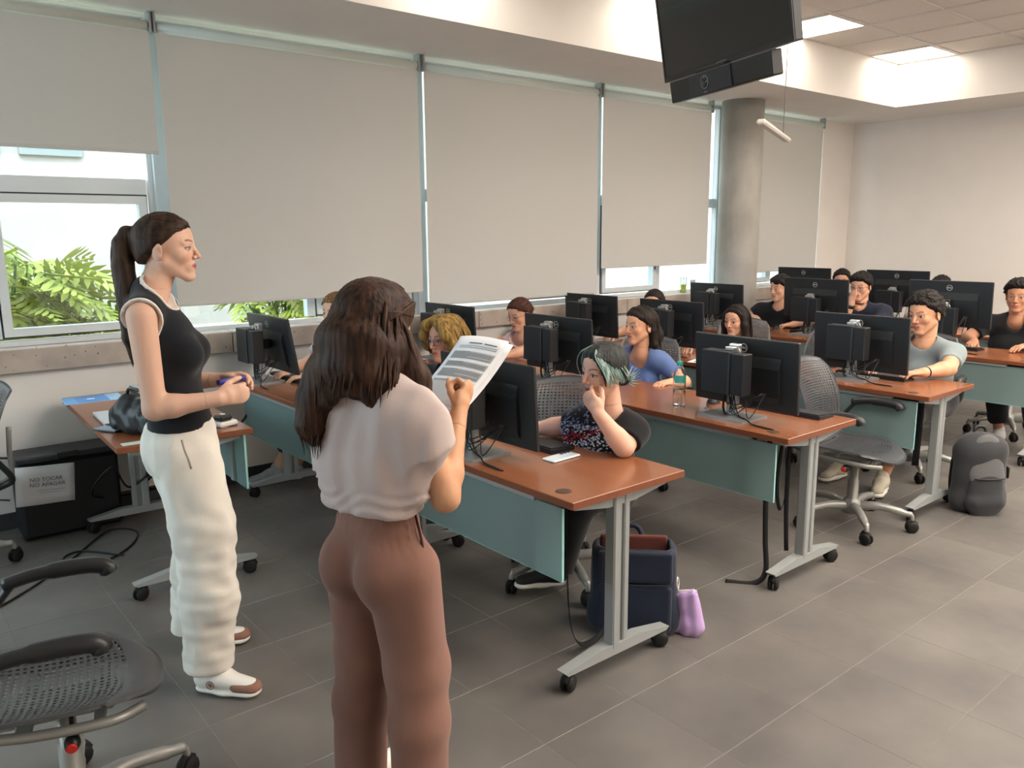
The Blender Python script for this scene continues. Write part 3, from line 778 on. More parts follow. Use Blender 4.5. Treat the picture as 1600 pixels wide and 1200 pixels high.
# conference camera bar under the screen
vb = thing('video_bar', 'black conference camera bar under the television', 'camera')
frame_obj(vb, np.array([3.443, 2.898, 2.405])+_d*.092-_v*.112+_n*.035, _d, _v, np.cross(_d, _v))
MB().box((0, 0, -sgn*.06), (.80, .105, 0), bev=.005).build('body', M_blk, vb)
MB().box((.18, .002, 0), (.52, .103, sgn*.006), bev=.003).build('centre_panel', mat('bar_panel', (30, 34, 42), .3), vb)
r_ = MB(); ring(r_, .026, .031, sgn*.006, sgn*.009, c=(.315, .055, 0)); r_.build('lens_ring', mat('lens_ring_grey', (120, 124, 128), .3, metal=.4), vb)
l_ = MB(); l_.lathe([(.026, 0), (.018, sgn*.004), (0, sgn*.006)], (.315, .055, sgn*.006), n=24); l_.build('lens', M_tvs, vb)
MB().box((.22, .105, -sgn*.05), (.46, .123, -sgn*.01), bev=.003).build('clamp', M_blk, vb)
MB().box((.302, .008, sgn*.006), (.328, .012, sgn*.0064)).build('maker_badge', mat('badge_grey', (120, 122, 124), .4), vb)
# white hanging bar on one thin cable
hb = thing('hanging_bar', 'white slim bar hanging on a thin cable before the column', 'device', (4.97, 3.22, 2.30), math.atan2(.48, 1.06))
MB().box((-.58, -.028, -.016), (.58, .028, .016), bev=.010).build('body', mat('bar_white', (214, 208, 200), .5), hb)
MB().cyl((.36, 0, .016), (.36, 0, ZC-2.30-.002), .0025, n=6).build('cable', mat('cable_grey', (110, 110, 108), .5), hb)

# black flat case with a paper notice by the wall
M_case = mat('case_black', (15, 17, 22), .55, var=.1, scale=4)
cs = thing('equipment_case', 'black upright equipment case against the wall', 'case', (.585, 4.88, 0), math.radians(-1))
MB().box((0, 0, .01), (.505, .25, .435), bev=.02).build('body', M_case, cs)
MB().box((.0, -.002, .437), (.505, .245, .470), bev=.006).build('lid', mat('case_lid', (46, 49, 54), .5), cs)
MB().box((.20, -.012, .445), (.31, .02, .478), bev=.006).build('latch', M_blk, cs)
MB().box((.04, -.006, .44), (.18, .01, .465), bev=.003).build('port_strip', M_pc2, cs)
sg = thing('paper_notice', 'white paper notice reading NO TOCAR NO APAGAR taped to the black case', 'notice', (.562, 4.868, .222))
Rn = rotm(0, math.radians(4.5), 0)
pm = MB(); nu, nv = 8, 6; P = []
for i in range(nu):
    for j in range(nv):
        u, v = i/(nu-1), j/(nv-1); P.append(Rn @ np.array([u*.285, -.012-.012*(1-v)*(1-u)-.004*math.sin(u*5), v*.213]))
fs = [(i*nv+j, (i+1)*nv+j, (i+1)*nv+j+1, i*nv+j+1) for i in range(nu-1) for j in range(nv-1)]
pm.add(P, fs, True); pn = pm.build('sheet', mat('paper_white', (228, 230, 234), .8), sg)
so = pn.modifiers.new('t', 'SOLIDIFY'); so.thickness = .0006
M_ink = mat('ink_grey', (120, 124, 130), .8)
for (txt, sz, z, dx) in (('NO TOCAR', .030, .138, 0), ('NO APAGAR', .030, .108, .006), ('Equipo en uso, favor de no desconectar', .009, .084, .004)):
    if 'Equipo' in txt: continue
    me = text_mesh(txt, sz, 'notice_text', .0003); V = np.array([q.co for q in me.vertices]); V = np.stack([V[:, 0]+.145+dx, -.0205-V[:, 2]*0, V[:, 1]+z], 1) @ Rn.T
    me.vertices.foreach_set('co', V.ravel()); me.materials.append(M_ink); link('notice_text', me, sg)
ln = MB()
for q in range(2): ln.box((.06+.01*q, -.0206, .076-q*.013), (.235-.02*q, -.0202, .0785-q*.013), R=Rn)
ln.build('small_print', mat('ink_pale', (176, 180, 186), .8), sg)['kind'] = 'stuff'

# things on the small table (surface z = TT)
lp = thing('laptop', 'closed silver laptop half under the black bag', 'laptop', (1.02, 4.30, TT), -.05)
MB().box((-.13, -.16, .002), (.13, .16, .011), bev=.003).build('base', M_silver, lp); MB().box((-.13, -.16, .0115), (.13, .16, .019), bev=.003).build('lid', mat('laptop_lid', (208, 212, 216), .3, metal=.5), lp)
def flat_card(name, x, y, w, h, rz, z, rgb, rgb2, label, cat):
    t = thing(name, label, cat, (x, y, TT+z), rz)
    MB().box((-w/2, -h/2, 0), (w/2, h/2, .0012)).build('card', mat(name+'_stock', rgb, .35), t)
    MB().box((-w*.47, -h*.46, .0012), (w*.25, h*.46, .0016)).build('print_field', mat(name+'_print', rgb2, .35), t)
    return t
ck = flat_card('printed_folder', 1.005, 4.945, .30, .22, -.06, .0, (150, 190, 220), (64, 132, 196), 'blue printed folder at the wall end of the small table', 'folder')
MB().box((-.145, -.1, .0016), (-.085, .1, .0019)).build('side_field', mat('folder_side', (92, 160, 214), .35), ck)
MB().box((-.03, -.012, .0017), (.01, .012, .0020)).build('title_mark', mat('paper_white', (228, 230, 234), .8), ck)
flat_card('name_card', .912, 3.735, .115, .05, -.03, 0, (206, 220, 214), (196, 214, 206), 'pale card with blue end on the corner of the small table', 'card')
mp = thing('phone', 'dark phone lying beside the black bag', 'phone', (.885, 4.07, TT), .5)
MB().box((-.038, -.075, 0), (.038, .075, .009), bev=.004).build('body', mat('phone_dark', (40, 44, 52), .25), mp); MB().box((-.035, -.07, .009), (.035, .07, .0095)).build('screen', mat('phone_screen', (150, 170, 190), .15), mp)
pb = thing('stapler_box', 'black and white small device on the small table corner', 'device', (1.335, 3.80, TT), .3)
MB().box((-.05, -.04, 0), (.05, .04, .026), bev=.008).build('base', mat('device_white', (226, 224, 218), .4), pb)
MB().box((-.045, -.03, .027), (.03, .035, .055), bev=.010).build('top', M_blk, pb); MB().box((-.02, -.01, .0555), (.0, .015, .060), bev=.002).build('button', mat('bar_white', (214, 208, 200), .5), pb)
wp = thing('white_phone', 'white phone lying on the front row table', 'phone', (2.168, 2.318, TT), math.radians(3))
MB().box((-.078, -.036, 0), (.078, .036, .009), bev=.004).build('body', mat('phone_white', (214, 226, 232), .15, coat=.4), wp)
for q in range(3): MB().lathe([(.008, 0), (.008, .003), (.005, .0035)], (.062-q*.02, .022, .009), n=14).build('camera_lens', mat('phone_dark', (40, 44, 52), .25), wp)

# clear water bottle
M_pet = bpy.data.materials.new('clear_pet'); M_pet.use_nodes = True; b = M_pet.node_tree.nodes['Principled BSDF']
b.inputs['Transmission Weight'].default_value = 1; b.inputs['Roughness'].default_value = .03; b.inputs['IOR'].default_value = 1.33; b.inputs['Base Color'].default_value = (.93, .97, .98, 1)
bt = thing('water_bottle', 'clear plastic water bottle with a teal cap', 'bottle', (3.33, 2.655, TT))
prof = [(.020, .001), (.031, .004), (.033, .012), (.031, .03), (.033, .045), (.0335, .10), (.032, .115), (.0335, .13), (.0335, .165), (.030, .182), (.018, .205), (.0135, .212), (.0135, .222)]
MB().lathe(prof+[(r-.0012, z) for r, z in prof[::-1]], n=28).build('body', M_pet, bt)
MB().lathe([(.0, .005), (.0305, .006), (.0315, .012), (.0300, .03), (.0315, .045), (.032, .085), (0, .0851)], n=24).build('water', M_pet, bt)
MB().lathe([(.0148, .214), (.0155, .216), (.0155, .234), (.014, .237), (0, .237)], n=20).build('cap', mat('cap_teal', (52, 170, 158), .4), bt)
lb = MB(); P = [(.0339*math.cos(a), .0339*math.sin(a), z) for a in np.linspace(2.9, 5.3, 14) for z in (.125, .165)]
lb.add(P, [(2*i, 2*i+2, 2*i+3, 2*i+1) for i in range(13)], True); lb.build('paper_label', mat('label_teal', (80, 186, 174), .5), bt)
# drink cups on the sill
for (x, y, h, r, rgb, lab) in ((6.60, 5.25, .15, .034, (206, 222, 90), 'plastic cup of yellow green drink on the window sill'), (6.76, 5.26, .12, .028, (226, 230, 222), 'small white cup on the window sill beside the column')):
    t = thing('drink_cup', lab, 'cup', (x, y, 1.031), group='cups on the sill')
    MB().lathe([(r*.75, .001), (r, h), (r*1.05, h), (r*1.05, h+.004), (r*.97, h+.004), (r*.72, .004)], n=20).build('cup', M_pet if rgb[0] < 220 else mat('cup_white', (228, 230, 226), .5), t)
    MB().lathe([(0, .005), (r*.73, .005), (r*.87, h*.55), (0, h*.55)], n=20).build('drink', mat('drink_%d' % rgb[2], rgb, .3), t)
    MB().cyl((0, 0, h*.3), (.012, .004, h+.05), .003, n=6).build('straw', mat('bar_white', (214, 208, 200), .5), t)

# paper on the third row table
for (x, y, rz, lab) in ((4.66, 3.43, .3, 'white sheet of paper on the third row table'),):
    t = thing('paper_sheet', lab, 'paper', (x, y, TT), rz)
    MB().box((-.105, -.148, 0), (.105, .148, .0015)).build('sheet', mat('paper_white', (228, 230, 234), .8), t)
    MB().box((-.05, .01, .0016), (.06, .022, .010), bev=.003).build('pen', M_blk, t)

# floor and wall cables
def cable(label, pts, r=.004, name='cable', n=8):
    o = MB().tube(spline(pts, n), r, 6).build(name, M_blk); tag(o, label, 'cable'); return o
cable('black cable looped on the floor before the case', [(.95, 4.35, .006), (.80, 4.55, .006), (.70, 4.50, .006), (.74, 4.28, .006), (.98, 4.42, .006), (1.10, 4.66, .006), (.98, 4.78, .006), (.72, 4.45, .006), (.5, 4.2, .006), (.30, 4.05, .006), (.1, 4.1, .006)], .005)
cable('black cord running along the wall to the case', [(-.2, 5.17, .48), (.2, 5.16, .47), (.45, 5.10, .46), (.57, 5.0, .46)], .006)
cable('thin black cord drooping beside the paper notice', [(-.1, 5.17, .40), (.2, 5.15, .34), (.42, 5.10, .24), (.56, 5.05, .21)], .004)
rr = random.Random(11)
def tangle(label, loc, strands, r):
    t = thing('cable_tangle', label, 'cables', loc)
    for pts in strands: MB().tube(spline(pts, 8), r, 6).build('cable', M_blk, t)
S_ = []
for q in range(8):
    x0 = -.16+.05*q; x1 = -.2+rr.uniform(0, .45)
    S_.append([(x0, .12, .66), (x0+rr.uniform(-.1, .1), .16+rr.uniform(-.08, .08), .45), (x1, .20, .25+rr.uniform(-.05, .1)), (x1+rr.uniform(-.2, .2), .14, .38), (x1+rr.uniform(-.2, .2), .24, .2), (x0+rr.uniform(-.1, .2), .42, .12)])
tangle('tangle of black cables hanging under the small table', (1.32, 4.60, 0), S_, .006)
cable('thick black cable between the small table and the front row', [(1.36, 4.55, .66), (1.52, 4.6, .52), (1.75, 4.75, .50), (1.95, 4.95, .62)], .009)
for k, (x, y) in enumerate(((3.55, 2.4), (4.95, 2.4))):
    tangle('black cables hanging under the %s row table' % ('second', 'third')[k], (x, y, 0), [[(0, .1*q, .66), (.05, .1*q+rr.uniform(-.1, .1), .42+rr.uniform(-.08, .05)), (.03, .1*q+.15, .30+rr.uniform(0, .12)), (.1, .05*q+.2, .62)] for q in range(4)], .005)

# straps hanging from the table ends
M_strap = mat('strap_black', (22, 22, 25), .8, bump=.2, bscale=400)
def strap(label, pts, side=(1, 0, 0), w=.014):
    o = MB().tube(spline(pts, 8), w, 6, flat=(side, .14)).build('strap', M_strap); tag(o, label, 'strap'); return o
strap('long black strap trailing from the second row table to the floor', [(3.20, 2.02, .69), (3.20, 2.025, .45), (3.205, 2.02, .22), (3.19, 2.0, .06), (3.14, 2.03, .006), (3.06, 2.13, .004)], (.54, -.84, 0))
strap('black strap folded beside the leg of the second row table', [(3.36, 2.05, .69), (3.33, 2.05, .45), (3.35, 2.04, .32), (3.39, 2.04, .40), (3.38, 2.045, .62)], (.54, -.84, 0), .010)
strap('short black strap hanging to the foot of the second row table', [(3.37, 2.02, .66), (3.37, 2.02, .35), (3.36, 2.0, .12)], (.54, -.84, 0), .012)
strap('black strap hanging from the third row table', [(4.72, 2.09, .70), (4.72, 2.09, .5), (4.725, 2.09, .36)], (.54, -.84, 0), .022)
strap('second black strap hanging from the third row table', [(4.84, 2.06, .70), (4.84, 2.06, .5), (4.83, 2.06, .25)], (.54, -.84, 0), .022)
# ================================================================== SCULPTING: smooth distance fields turned into meshes
def sdf_cone(a, b, ra, rb, side=None, flat=1.0, k=.02, cut=None):
    return dict(t='c', a=np.array(a, float), b=np.array(b, float), ra=ra, rb=rb, side=None if side is None else np.array(side, float), flat=flat, k=k, cut=cut)
def sdf_ell(c, r, R=None, k=.02, cut=None, neg=False):
    r = (r, r, r) if np.isscalar(r) else r
    return dict(t='e', c=np.array(c, float), r=np.array(r, float), R=np.eye(3) if R is None else np.array(R, float), k=k, cut=cut, neg=neg)
def sdf_box(c, half, r=.02, R=None, k=.02, cut=None, neg=False):
    return dict(t='b', c=np.array(c, float), r=np.array(half, float), rad=r, R=np.eye(3) if R is None else np.array(R, float), k=k, cut=cut, neg=neg)
def xf(p, R, c, s=1.0):
    """move a local primitive to the world"""
    q = dict(p)
    if p['t'] == 'c':
        q['a'] = R @ (p['a']*s)+c; q['b'] = R @ (p['b']*s)+c; q['ra'] = p['ra']*s; q['rb'] = p['rb']*s
        if p['side'] is not None: q['side'] = R @ p['side']
    else:
        q['c'] = R @ (p['c']*s)+c; q['r'] = p['r']*s; q['R'] = R @ p['R']
    q['k'] = p['k']*s
    return q
def prim_box(p, g=0.0):
    if p['t'] == 'c':
        m = max(p['ra'], p['rb'])+g; return np.minimum(p['a'], p['b'])-m, np.maximum(p['a'], p['b'])+m
    m = np.sqrt(((p['R']*p['r'])**2).sum(1))+g; return p['c']-m, p['c']+m
def prim_d(p, X, Y, Z, g):
    if p['t'] == 'c':
        a, b = p['a'], p['b']; ab = b-a; L2 = ab @ ab+1e-12
        px, py, pz = X-a[0], Y-a[1], Z-a[2]
        t = np.clip((px*ab[0]+py*ab[1]+pz*ab[2])/L2, 0, 1)
        qx, qy, qz = px-t*ab[0], py-t*ab[1], pz-t*ab[2]
        r = p['ra']+t*(p['rb']-p['ra'])
        if p['side'] is None: d = np.sqrt(qx*qx+qy*qy+qz*qz)-r
        else:
            ax = ab/math.sqrt(L2); s = p['side']-ax*(p['side'] @ ax); s /= np.linalg.norm(s)+1e-12; w = np.cross(ax, s)
            u = qx*s[0]+qy*s[1]+qz*s[2]; v = (qx*w[0]+qy*w[1]+qz*w[2])/p['flat']; l = qx*ax[0]+qy*ax[1]+qz*ax[2]
            d = (np.sqrt(u*u+v*v+l*l)-r)*(.5+.5*p['flat'])
    elif p['t'] == 'b':
        c, R, r, rad = p['c'], p['R'], p['r'], p['rad']
        px, py, pz = X-c[0], Y-c[1], Z-c[2]
        q = [np.abs(px*R[0, i]+py*R[1, i]+pz*R[2, i])-(r[i]-rad) for i in range(3)]
        d = np.sqrt(sum(np.maximum(v, 0)**2 for v in q))+np.minimum(np.maximum(np.maximum(q[0], q[1]), q[2]), 0)-rad
    else:
        c, R, r = p['c'], p['R'], p['r']
        px, py, pz = X-c[0], Y-c[1], Z-c[2]
        lx = px*R[0, 0]+py*R[1, 0]+pz*R[2, 0]; ly = px*R[0, 1]+py*R[1, 1]+pz*R[2, 1]; lz = px*R[0, 2]+py*R[1, 2]+pz*R[2, 2]
        k0 = np.sqrt((lx/r[0])**2+(ly/r[1])**2+(lz/r[2])**2); k1 = np.sqrt((lx/r[0]**2)**2+(ly/r[1]**2)**2+(lz/r[2]**2)**2)
        d = k0*(k0-1)/(k1+1e-9)
    d = d-g
    if p.get('cut'):
        for (q, n) in p['cut']: d = np.maximum(d, (X-q[0])*n[0]+(Y-q[1])*n[1]+(Z-q[2])*n[2])
    return d
class Grid:
    def __init__(s, lo, hi, h):
        s.lo = np.array(lo, float); s.h = h; s.n = np.maximum(4, np.ceil((np.array(hi)-s.lo)/h).astype(int)+1)
        s.F = np.full(tuple(s.n), .5, np.float32)
        s.ax = [(s.lo[i]+h*np.arange(s.n[i])).astype(np.float32) for i in range(3)]
    def xyz(s): return s.ax[0][:, None, None], s.ax[1][None, :, None], s.ax[2][None, None, :]
    def add(s, prims, g=0.0):
        for p in prims:
            a, b = prim_box(p, g); m = p['k']+3*s.h+.012
            i0 = np.clip(np.floor((a-m-s.lo)/s.h).astype(int), 0, s.n); i1 = np.clip(np.ceil((b+m-s.lo)/s.h).astype(int)+1, 0, s.n)
            if (i1 <= i0).any(): continue
            sl = tuple(slice(i0[q], i1[q]) for q in range(3))
            X, Y, Z = s.ax[0][sl[0]][:, None, None], s.ax[1][sl[1]][None, :, None], s.ax[2][sl[2]][None, None, :]
            d = prim_d(p, X, Y, Z, g); F = s.F[sl]; k = max(p['k'], 1e-4)
            if p.get('neg'):
                h = np.clip(.5-.5*(F+d)/k, 0, 1); s.F[sl] = F*(1-h)-d*h+k*h*(1-h)
            else:
                h = np.clip(.5+.5*(F-d)/k, 0, 1); s.F[sl] = F*(1-h)+d*h-k*h*(1-h)
        return s
    def mesh(s):
        """surface nets"""
        F = s.F; F[0], F[-1], F[:, 0], F[:, -1], F[:, :, 0], F[:, :, -1] = [np.maximum(q, s.h*.5) for q in (F[0], F[-1], F[:, 0], F[:, -1], F[:, :, 0], F[:, :, -1])]
        I = F < 0
        c = np.zeros(tuple(np.array(F.shape)-1), np.int8)
        for dx in (0, 1):
            for dy in (0, 1):
                for dz in (0, 1): c += I[dx:dx+c.shape[0], dy:dy+c.shape[1], dz:dz+c.shape[2]]
        cells = np.argwhere((c > 0) & (c < 8))
        if len(cells) == 0: return np.zeros((0, 3)), []
        idx = np.full(c.shape, -1, np.int64); idx[tuple(cells.T)] = np.arange(len(cells))
        acc = np.zeros((len(cells), 3)); cnt = np.zeros(len(cells))
        cor = [(a, b, d) for a in (0, 1) for b in (0, 1) for d in (0, 1)]
        val = {q: F[cells[:, 0]+q[0], cells[:, 1]+q[1], cells[:, 2]+q[2]] for q in cor}
        for q in cor:
            for ax in range(3):
                if q[ax] == 0:
                    w = list(q); w[ax] = 1; w = tuple(w); fa, fb = val[q], val[w]
                    m = (fa < 0) != (fb < 0); t = np.where(m, fa/(fa-fb+1e-12), 0)
                    P = np.zeros((len(cells), 3)); P[:] = q; P[:, ax] = t
                    acc += P*m[:, None]; cnt += m
        V = s.lo+s.h*(cells+acc/cnt[:, None])
        Q = []
        for ax in range(3):
            o1, o2 = [(1, 2), (2, 0), (0, 1)][ax]
            a = np.moveaxis(I, ax, 0); e = np.moveaxis(a[:-1] != a[1:], 0, ax)
            pos = np.argwhere(e); pos = pos[(pos[:, o1] > 0) & (pos[:, o2] > 0) & (pos[:, o1] < F.shape[o1]-1) & (pos[:, o2] < F.shape[o2]-1)]
            if len(pos) == 0: continue
            d1 = np.zeros(3, int); d1[o1] = 1; d2 = np.zeros(3, int); d2[o2] = 1
            g = lambda p: idx[p[:, 0], p[:, 1], p[:, 2]]
            q = np.stack([g(pos-d1-d2), g(pos-d2), g(pos), g(pos-d1)], 1)
            ins = I[pos[:, 0], pos[:, 1], pos[:, 2]]; q[~ins] = q[~ins][:, ::-1]; Q.append(q)
        return V, np.concatenate(Q) if Q else []
def prims_bounds(prims, g=.03):
    B = [prim_box(p, g) for p in prims if not p.get('neg')]
    return np.min([b[0] for b in B], 0), np.max([b[1] for b in B], 0)
def fold_noise(X, Y, Z, amp, freq, seed=0.0, zs=.35):
    a = np.sin(freq*(X+.6*Y)+seed+1.7*np.sin(freq*.5*zs*Z+seed*2))+np.sin(freq*1.27*(Y-.5*X)+2.1*seed+1.3*np.sin(freq*.6*zs*Z+1.1))
    return (amp*.5*a).astype(np.float32)
def mesh_obj(name, V, Q, m, parent, base, cols=None):
    me = bpy.data.meshes.new(name); V = np.asarray(V)-np.array(base)
    Q = np.asarray(Q, np.int64)
    me.vertices.add(len(V)); me.vertices.foreach_set('co', V.astype(np.float32).ravel())
    me.loops.add(Q.size); me.loops.foreach_set('vertex_index', Q.astype(np.int32).ravel())
    me.polygons.add(len(Q)); me.polygons.foreach_set('loop_start', (np.arange(len(Q))*4).astype(np.int32))
    try: me.polygons.foreach_set('loop_total', np.full(len(Q), 4, np.int32))
    except Exception: pass
    me.update(calc_edges=True); me.validate()
    me.polygons.foreach_set('use_smooth', np.ones(len(me.polygons), bool))
    if cols is not None:
        at = me.color_attributes.new('Col', 'FLOAT_COLOR', 'POINT'); at.data.foreach_set('color', np.c_[cols, np.ones(len(cols))].astype(np.float32).ravel())
    me.materials.append(m); o = bpy.data.objects.new(name, me); COL.objects.link(o); o.parent = parent
    return o
def sculpt(name, prims, h, m, parent, base, g=0.0, post=None):
    lo, hi = prims_bounds(prims, g+.02); G = Grid(lo, hi, h).add(prims, g)
    if post: post(G)
    V, Q = G.mesh(); return mesh_obj(name, V, Q, m, parent, base)

# ------------------------------------------------------------------ materials of people
def attr_skin():
    m = bpy.data.materials.new('skin'); m.use_nodes = True; N = m.node_tree.nodes; L = m.node_tree.links; b = N['Principled BSDF']
    a = N.new('ShaderNodeVertexColor'); a.layer_name = 'Col'; L.new(a.outputs['Color'], b.inputs['Base Color'])
    b.inputs['Roughness'].default_value = .52; b.inputs['Subsurface Weight'].default_value = .08; b.inputs['Subsurface Radius'].default_value = (.012, .005, .003)
    b.inputs['Specular IOR Level'].default_value = .35
    return m
M_skin = attr_skin(); M_lens = glass_material('spectacle_lens', (.97, .97, .97))
def hair_mat(name, dark, light, st=(70, 70, 5), rough=.55):
    return mat('hair_'+name, dark, rough, spec=.22, rgb2=light, scale=1.0, stretch=st, bump=.5, bscale=1.6, detail=3)
def cloth_mat(name, rgb, rough=.85, var=.06, bs=500, bump=.15, rgb2=None, scale=4):
    return mat('cloth_'+name, rgb, rough, var=var, rgb2=rgb2, scale=scale, bump=bump, bscale=bs, sheen=.15, spec=.2)

def head_prims(male=False, long_nose=0.0):
    P = []; j = 1.06 if male else 1.0
    P += [sdf_ell((-.012, 0, .030), (.094, .074, .083), k=.02), sdf_ell((.030, 0, .035), (.058, .062, .056), k=.02), sdf_ell((.032, 0, -.028), (.056, .058, .060), k=.025)]
    for s in (-1, 1):
        P += [sdf_ell((.054, s*.036, -.022), .024, k=.015), sdf_cone((.0, s*.053*j, -.048), (.062, s*.014*j, -.100), .017*j, .015*j, k=.025)]
        P += [sdf_cone((.080, s*.012, .019), (.068, s*.043, .017), .011, .009, k=.010)]
    P += [sdf_ell((.072, 0, -.098), (.018, .019*j, .0165), k=.016), sdf_ell((.070, 0, -.064), (.022, .029, .025), k=.014)]
    for s in (-1, 1): P += [sdf_ell((.099, s*.031, .0005), (.017, .017, .013), k=.008, neg=True)]
    for s in (-1, 1): P += [sdf_ell((.0715, s*.031, -.001), .0140, k=.002)]
    for s in (-1, 1): P += [sdf_cone((.0825, s*.020, .0065), (.077, s*.043, .0045), .0028, .0022, k=.003)]      # upper lids
    P += [sdf_cone((.085, 0, .012), (.1055+long_nose, 0, -.029), .0070, .0088, k=.009), sdf_ell((.094, .0115, -.033), .0070, k=.006), sdf_ell((.094, -.0115, -.033), .0070, k=.006)]
    for s in (-1, 1):
        P += [sdf_cone((.0915, 0, -.0565), (.082, s*.021, -.0605), .0052, .0026, k=.004), sdf_cone((.0900, 0, -.0670), (.082, s*.019, -.0620), .0058, .003, k=.004)]
        P += [sdf_ell((-.012, s*.077, -.012), (.019, .0075, .031), R=rotm(s*.35, .18, 0), k=.006), sdf_ell((-.004, s*.087, -.010), (.009, .007, .015), k=.003, neg=True)]
    return P
def head_frame(yaw, pitch=0, roll=0): return rotm(math.radians(yaw)) @ rotm(0, -math.radians(pitch), 0) @ rotm(0, 0, math.radians(roll))

def face_paint(V, R, c, s, skin, lip, brow, iris=(46, 32, 24), closed=False):
    L = (np.asarray(V)-c) @ R/s; x, y, z = L.T; ay = np.abs(y)
    C = np.tile(np.array(lin(skin)), (len(V), 1)); n = lambda a: np.array(lin(a))
    inh = (np.linalg.norm(L, axis=1) < .16)
    def mix(w, col):
        w = np.clip(w*inh, 0, 1)[:, None]; C[:] = C*(1-w)+n(col)*w
    f = x > .045
    warm = tuple(min(255, int(v*k)) for v, k in zip(skin, (1.0, .90, .88)))
    mix(.5*np.exp(-(((ay-.040)/.020)**2+((z+.030)/.020)**2))*f, warm)                     # cheeks
    mix(.5*np.exp(-((y/.014)**2+((z+.030)/.012)**2))*(x > .09), warm)                     # nose tip
    lips = np.clip(1.4-np.sqrt((y/.0215)**2+((z+.0615)/.0095)**2)*1.15, 0, 1)*(x > .075); mix(lips*2.2, lip)
    mix((np.abs(z+.0617) < .0016)*(ay < .019)*(x > .075)*.7, tuple(int(v*.45) for v in lip))
    bz = .0215+.006*np.sin(np.clip((ay-.012)/.036, 0, 1)*PI*.8)
    mix(.85*np.clip(1.5-np.abs(z-bz)/.0032, 0, 1)*(ay > .011)*(ay < .047)*f*.92, brow)
    e = np.sqrt(((ay-.031)/.0135)**2+((z+.0012)/(.0020 if closed else .0050))**2)
    mix((e < 1.35)*f*.55, tuple(int(v*.55) for v in skin))
    mix((e < 1.0)*f*1.0, (196, 186, 180))
    mix((np.hypot(ay-.0315, z+.0005) < .0060)*(e < 1.12)*f, iris)
    mix((np.abs(z-.0002-(.0050*np.sqrt(np.clip(1-((ay-.031)/.0150)**2, 0, 1)))) < .0018)*(np.abs(ay-.031) < .0150)*f*.9, (34, 26, 22))
    return C

def hand_prims(W, D, Nrm, right, curl=.5, thumb=.5, s=1.0, spread=.0, fingers=None):
    """W wrist, D towards the knuckles, Nrm the way the palm faces"""
    D = unit(D); Nrm = unit(np.array(Nrm)-D*np.dot(Nrm, D)); up = -Nrm; side = np.cross(up, D); side = side if right else -side   # thumb side
    R = np.stack([D, side, up], 1)
    P = [sdf_cone((0, 0, 0), (.035, .004, 0), .0265, .031, side=(0, 1, 0), flat=.72, k=.012), sdf_cone((.035, .004, 0), (.080, .0, .0), .034, .038, side=(0, 1, 0), flat=.36, k=.012),
         sdf_ell((.036, .024, -.010), (.030, .015, .014), R=rotm(.4), k=.012)]
    ys = (.0285, .0095, -.0100, -.0275); Ls = (.070, .078, .073, .057); x0 = (.082, .086, .083, .075)
    for i in range(4):
        c = (fingers[i] if fingers else curl); a = 0.0; p = np.array([x0[i], ys[i], 0]); r = (.0092, .0092, .0088, .0078)[i]
        P.append(sdf_cone((x0[i]-.03, ys[i]*.9, 0), p, r, r*1.05, k=.006))
        sa = spread*(1.5-i)
        for q, fr in enumerate((.46, .30, .24)):
            a += c*(.85, 1.15, .75)[q]; d = np.array([math.cos(a)*math.cos(sa), math.cos(a)*math.sin(sa), -math.sin(a)])
            p2 = p+d*Ls[i]*fr; P.append(sdf_cone(p, p2, r*(1-.08*q), r*(1-.08*(q+1)), k=.003)); p = p2
    p = np.array([.022, .026, -.008]); d0 = unit((.75, .62-.75*thumb, -.25-.55*thumb)); d1 = unit((.95, .30-.85*thumb, -.15-.45*thumb))
    for d, l, r0, r1 in ((d0, .040, .0135, .0112), (unit(d0+d1), .031, .0112, .0102), (d1, .024, .0102, .0082)):
        p2 = p+d*l; P.append(sdf_cone(p, p2, r0, r1, k=.005)); p = p2
    return [xf(q, R, np.array(W, float), s) for q in P]

def shoe(parent, base, heel, d, m_up, m_sole, L_=.25, z=0.0, stripe=None):
    d = unit((d[0], d[1], 0)); R = np.stack([d, np.array([-d[1], d[0], 0]), np.array([0, 0, 1.])], 1); c = np.array([heel[0], heel[1], z])
    k = L_/.25
    up = [sdf_cone((.04, 0, .055), (.10, 0, .058), .036, .036, k=.02), sdf_cone((.10, 0, .055), (.205, .004, .036), .036, .033, side=(0, 1, 0), flat=.75, k=.03), sdf_cone((.035, 0, .075), (.055, 0, .100), .032, .034, k=.02),
          sdf_ell((.045, 0, .04), (.045, .034, .035), k=.02)]
    so = [sdf_cone((.038, 0, .016), (.12, .0, .016), .036, .038, side=(0, 1, 0), flat=.42, k=.015), sdf_cone((.12, 0, .016), (.205, .004, .018), .038, .041, side=(0, 1, 0), flat=.40, k=.015)]
    o = sculpt('shoe', [xf(p, R, c, k) for p in up], .006, m_up, parent, base)
    V, Q = Grid(*[b for b in prims_bounds([xf(p, R, c, k) for p in so], .02)], .005).add([xf(p, R, c, k) for p in so]).mesh()
    mesh_obj('sole', V, Q, m_sole, o, base)
    if stripe:
        tp = [sdf_cone((.17, 0, .038), (.212, .004, .032), .0375, .0365, side=(0, 1, 0), flat=.74, k=.02, cut=[((0, 0, .052*k+z), (0, 0, 1)), ((0, 0, .026*k+z), (0, 0, -1))])]
        sculpt('toe_stripe', [xf(p, R, c, k) for p in tp], .0045, stripe, o, base)
    lc = MB()
    for q in range(4):
        x = .085+.022*q; zz = .098-.011*q
        lc.tube([R @ np.array(p)*k+c-base for p in ((x, -.020, zz-.014), (x+.006, 0, zz-.002), (x, .020, zz-.014))], .0028, 5)
    lc.build('laces', mat('lace_grey', (190, 186, 180), .8), o)['kind'] = 'stuff'
    return o

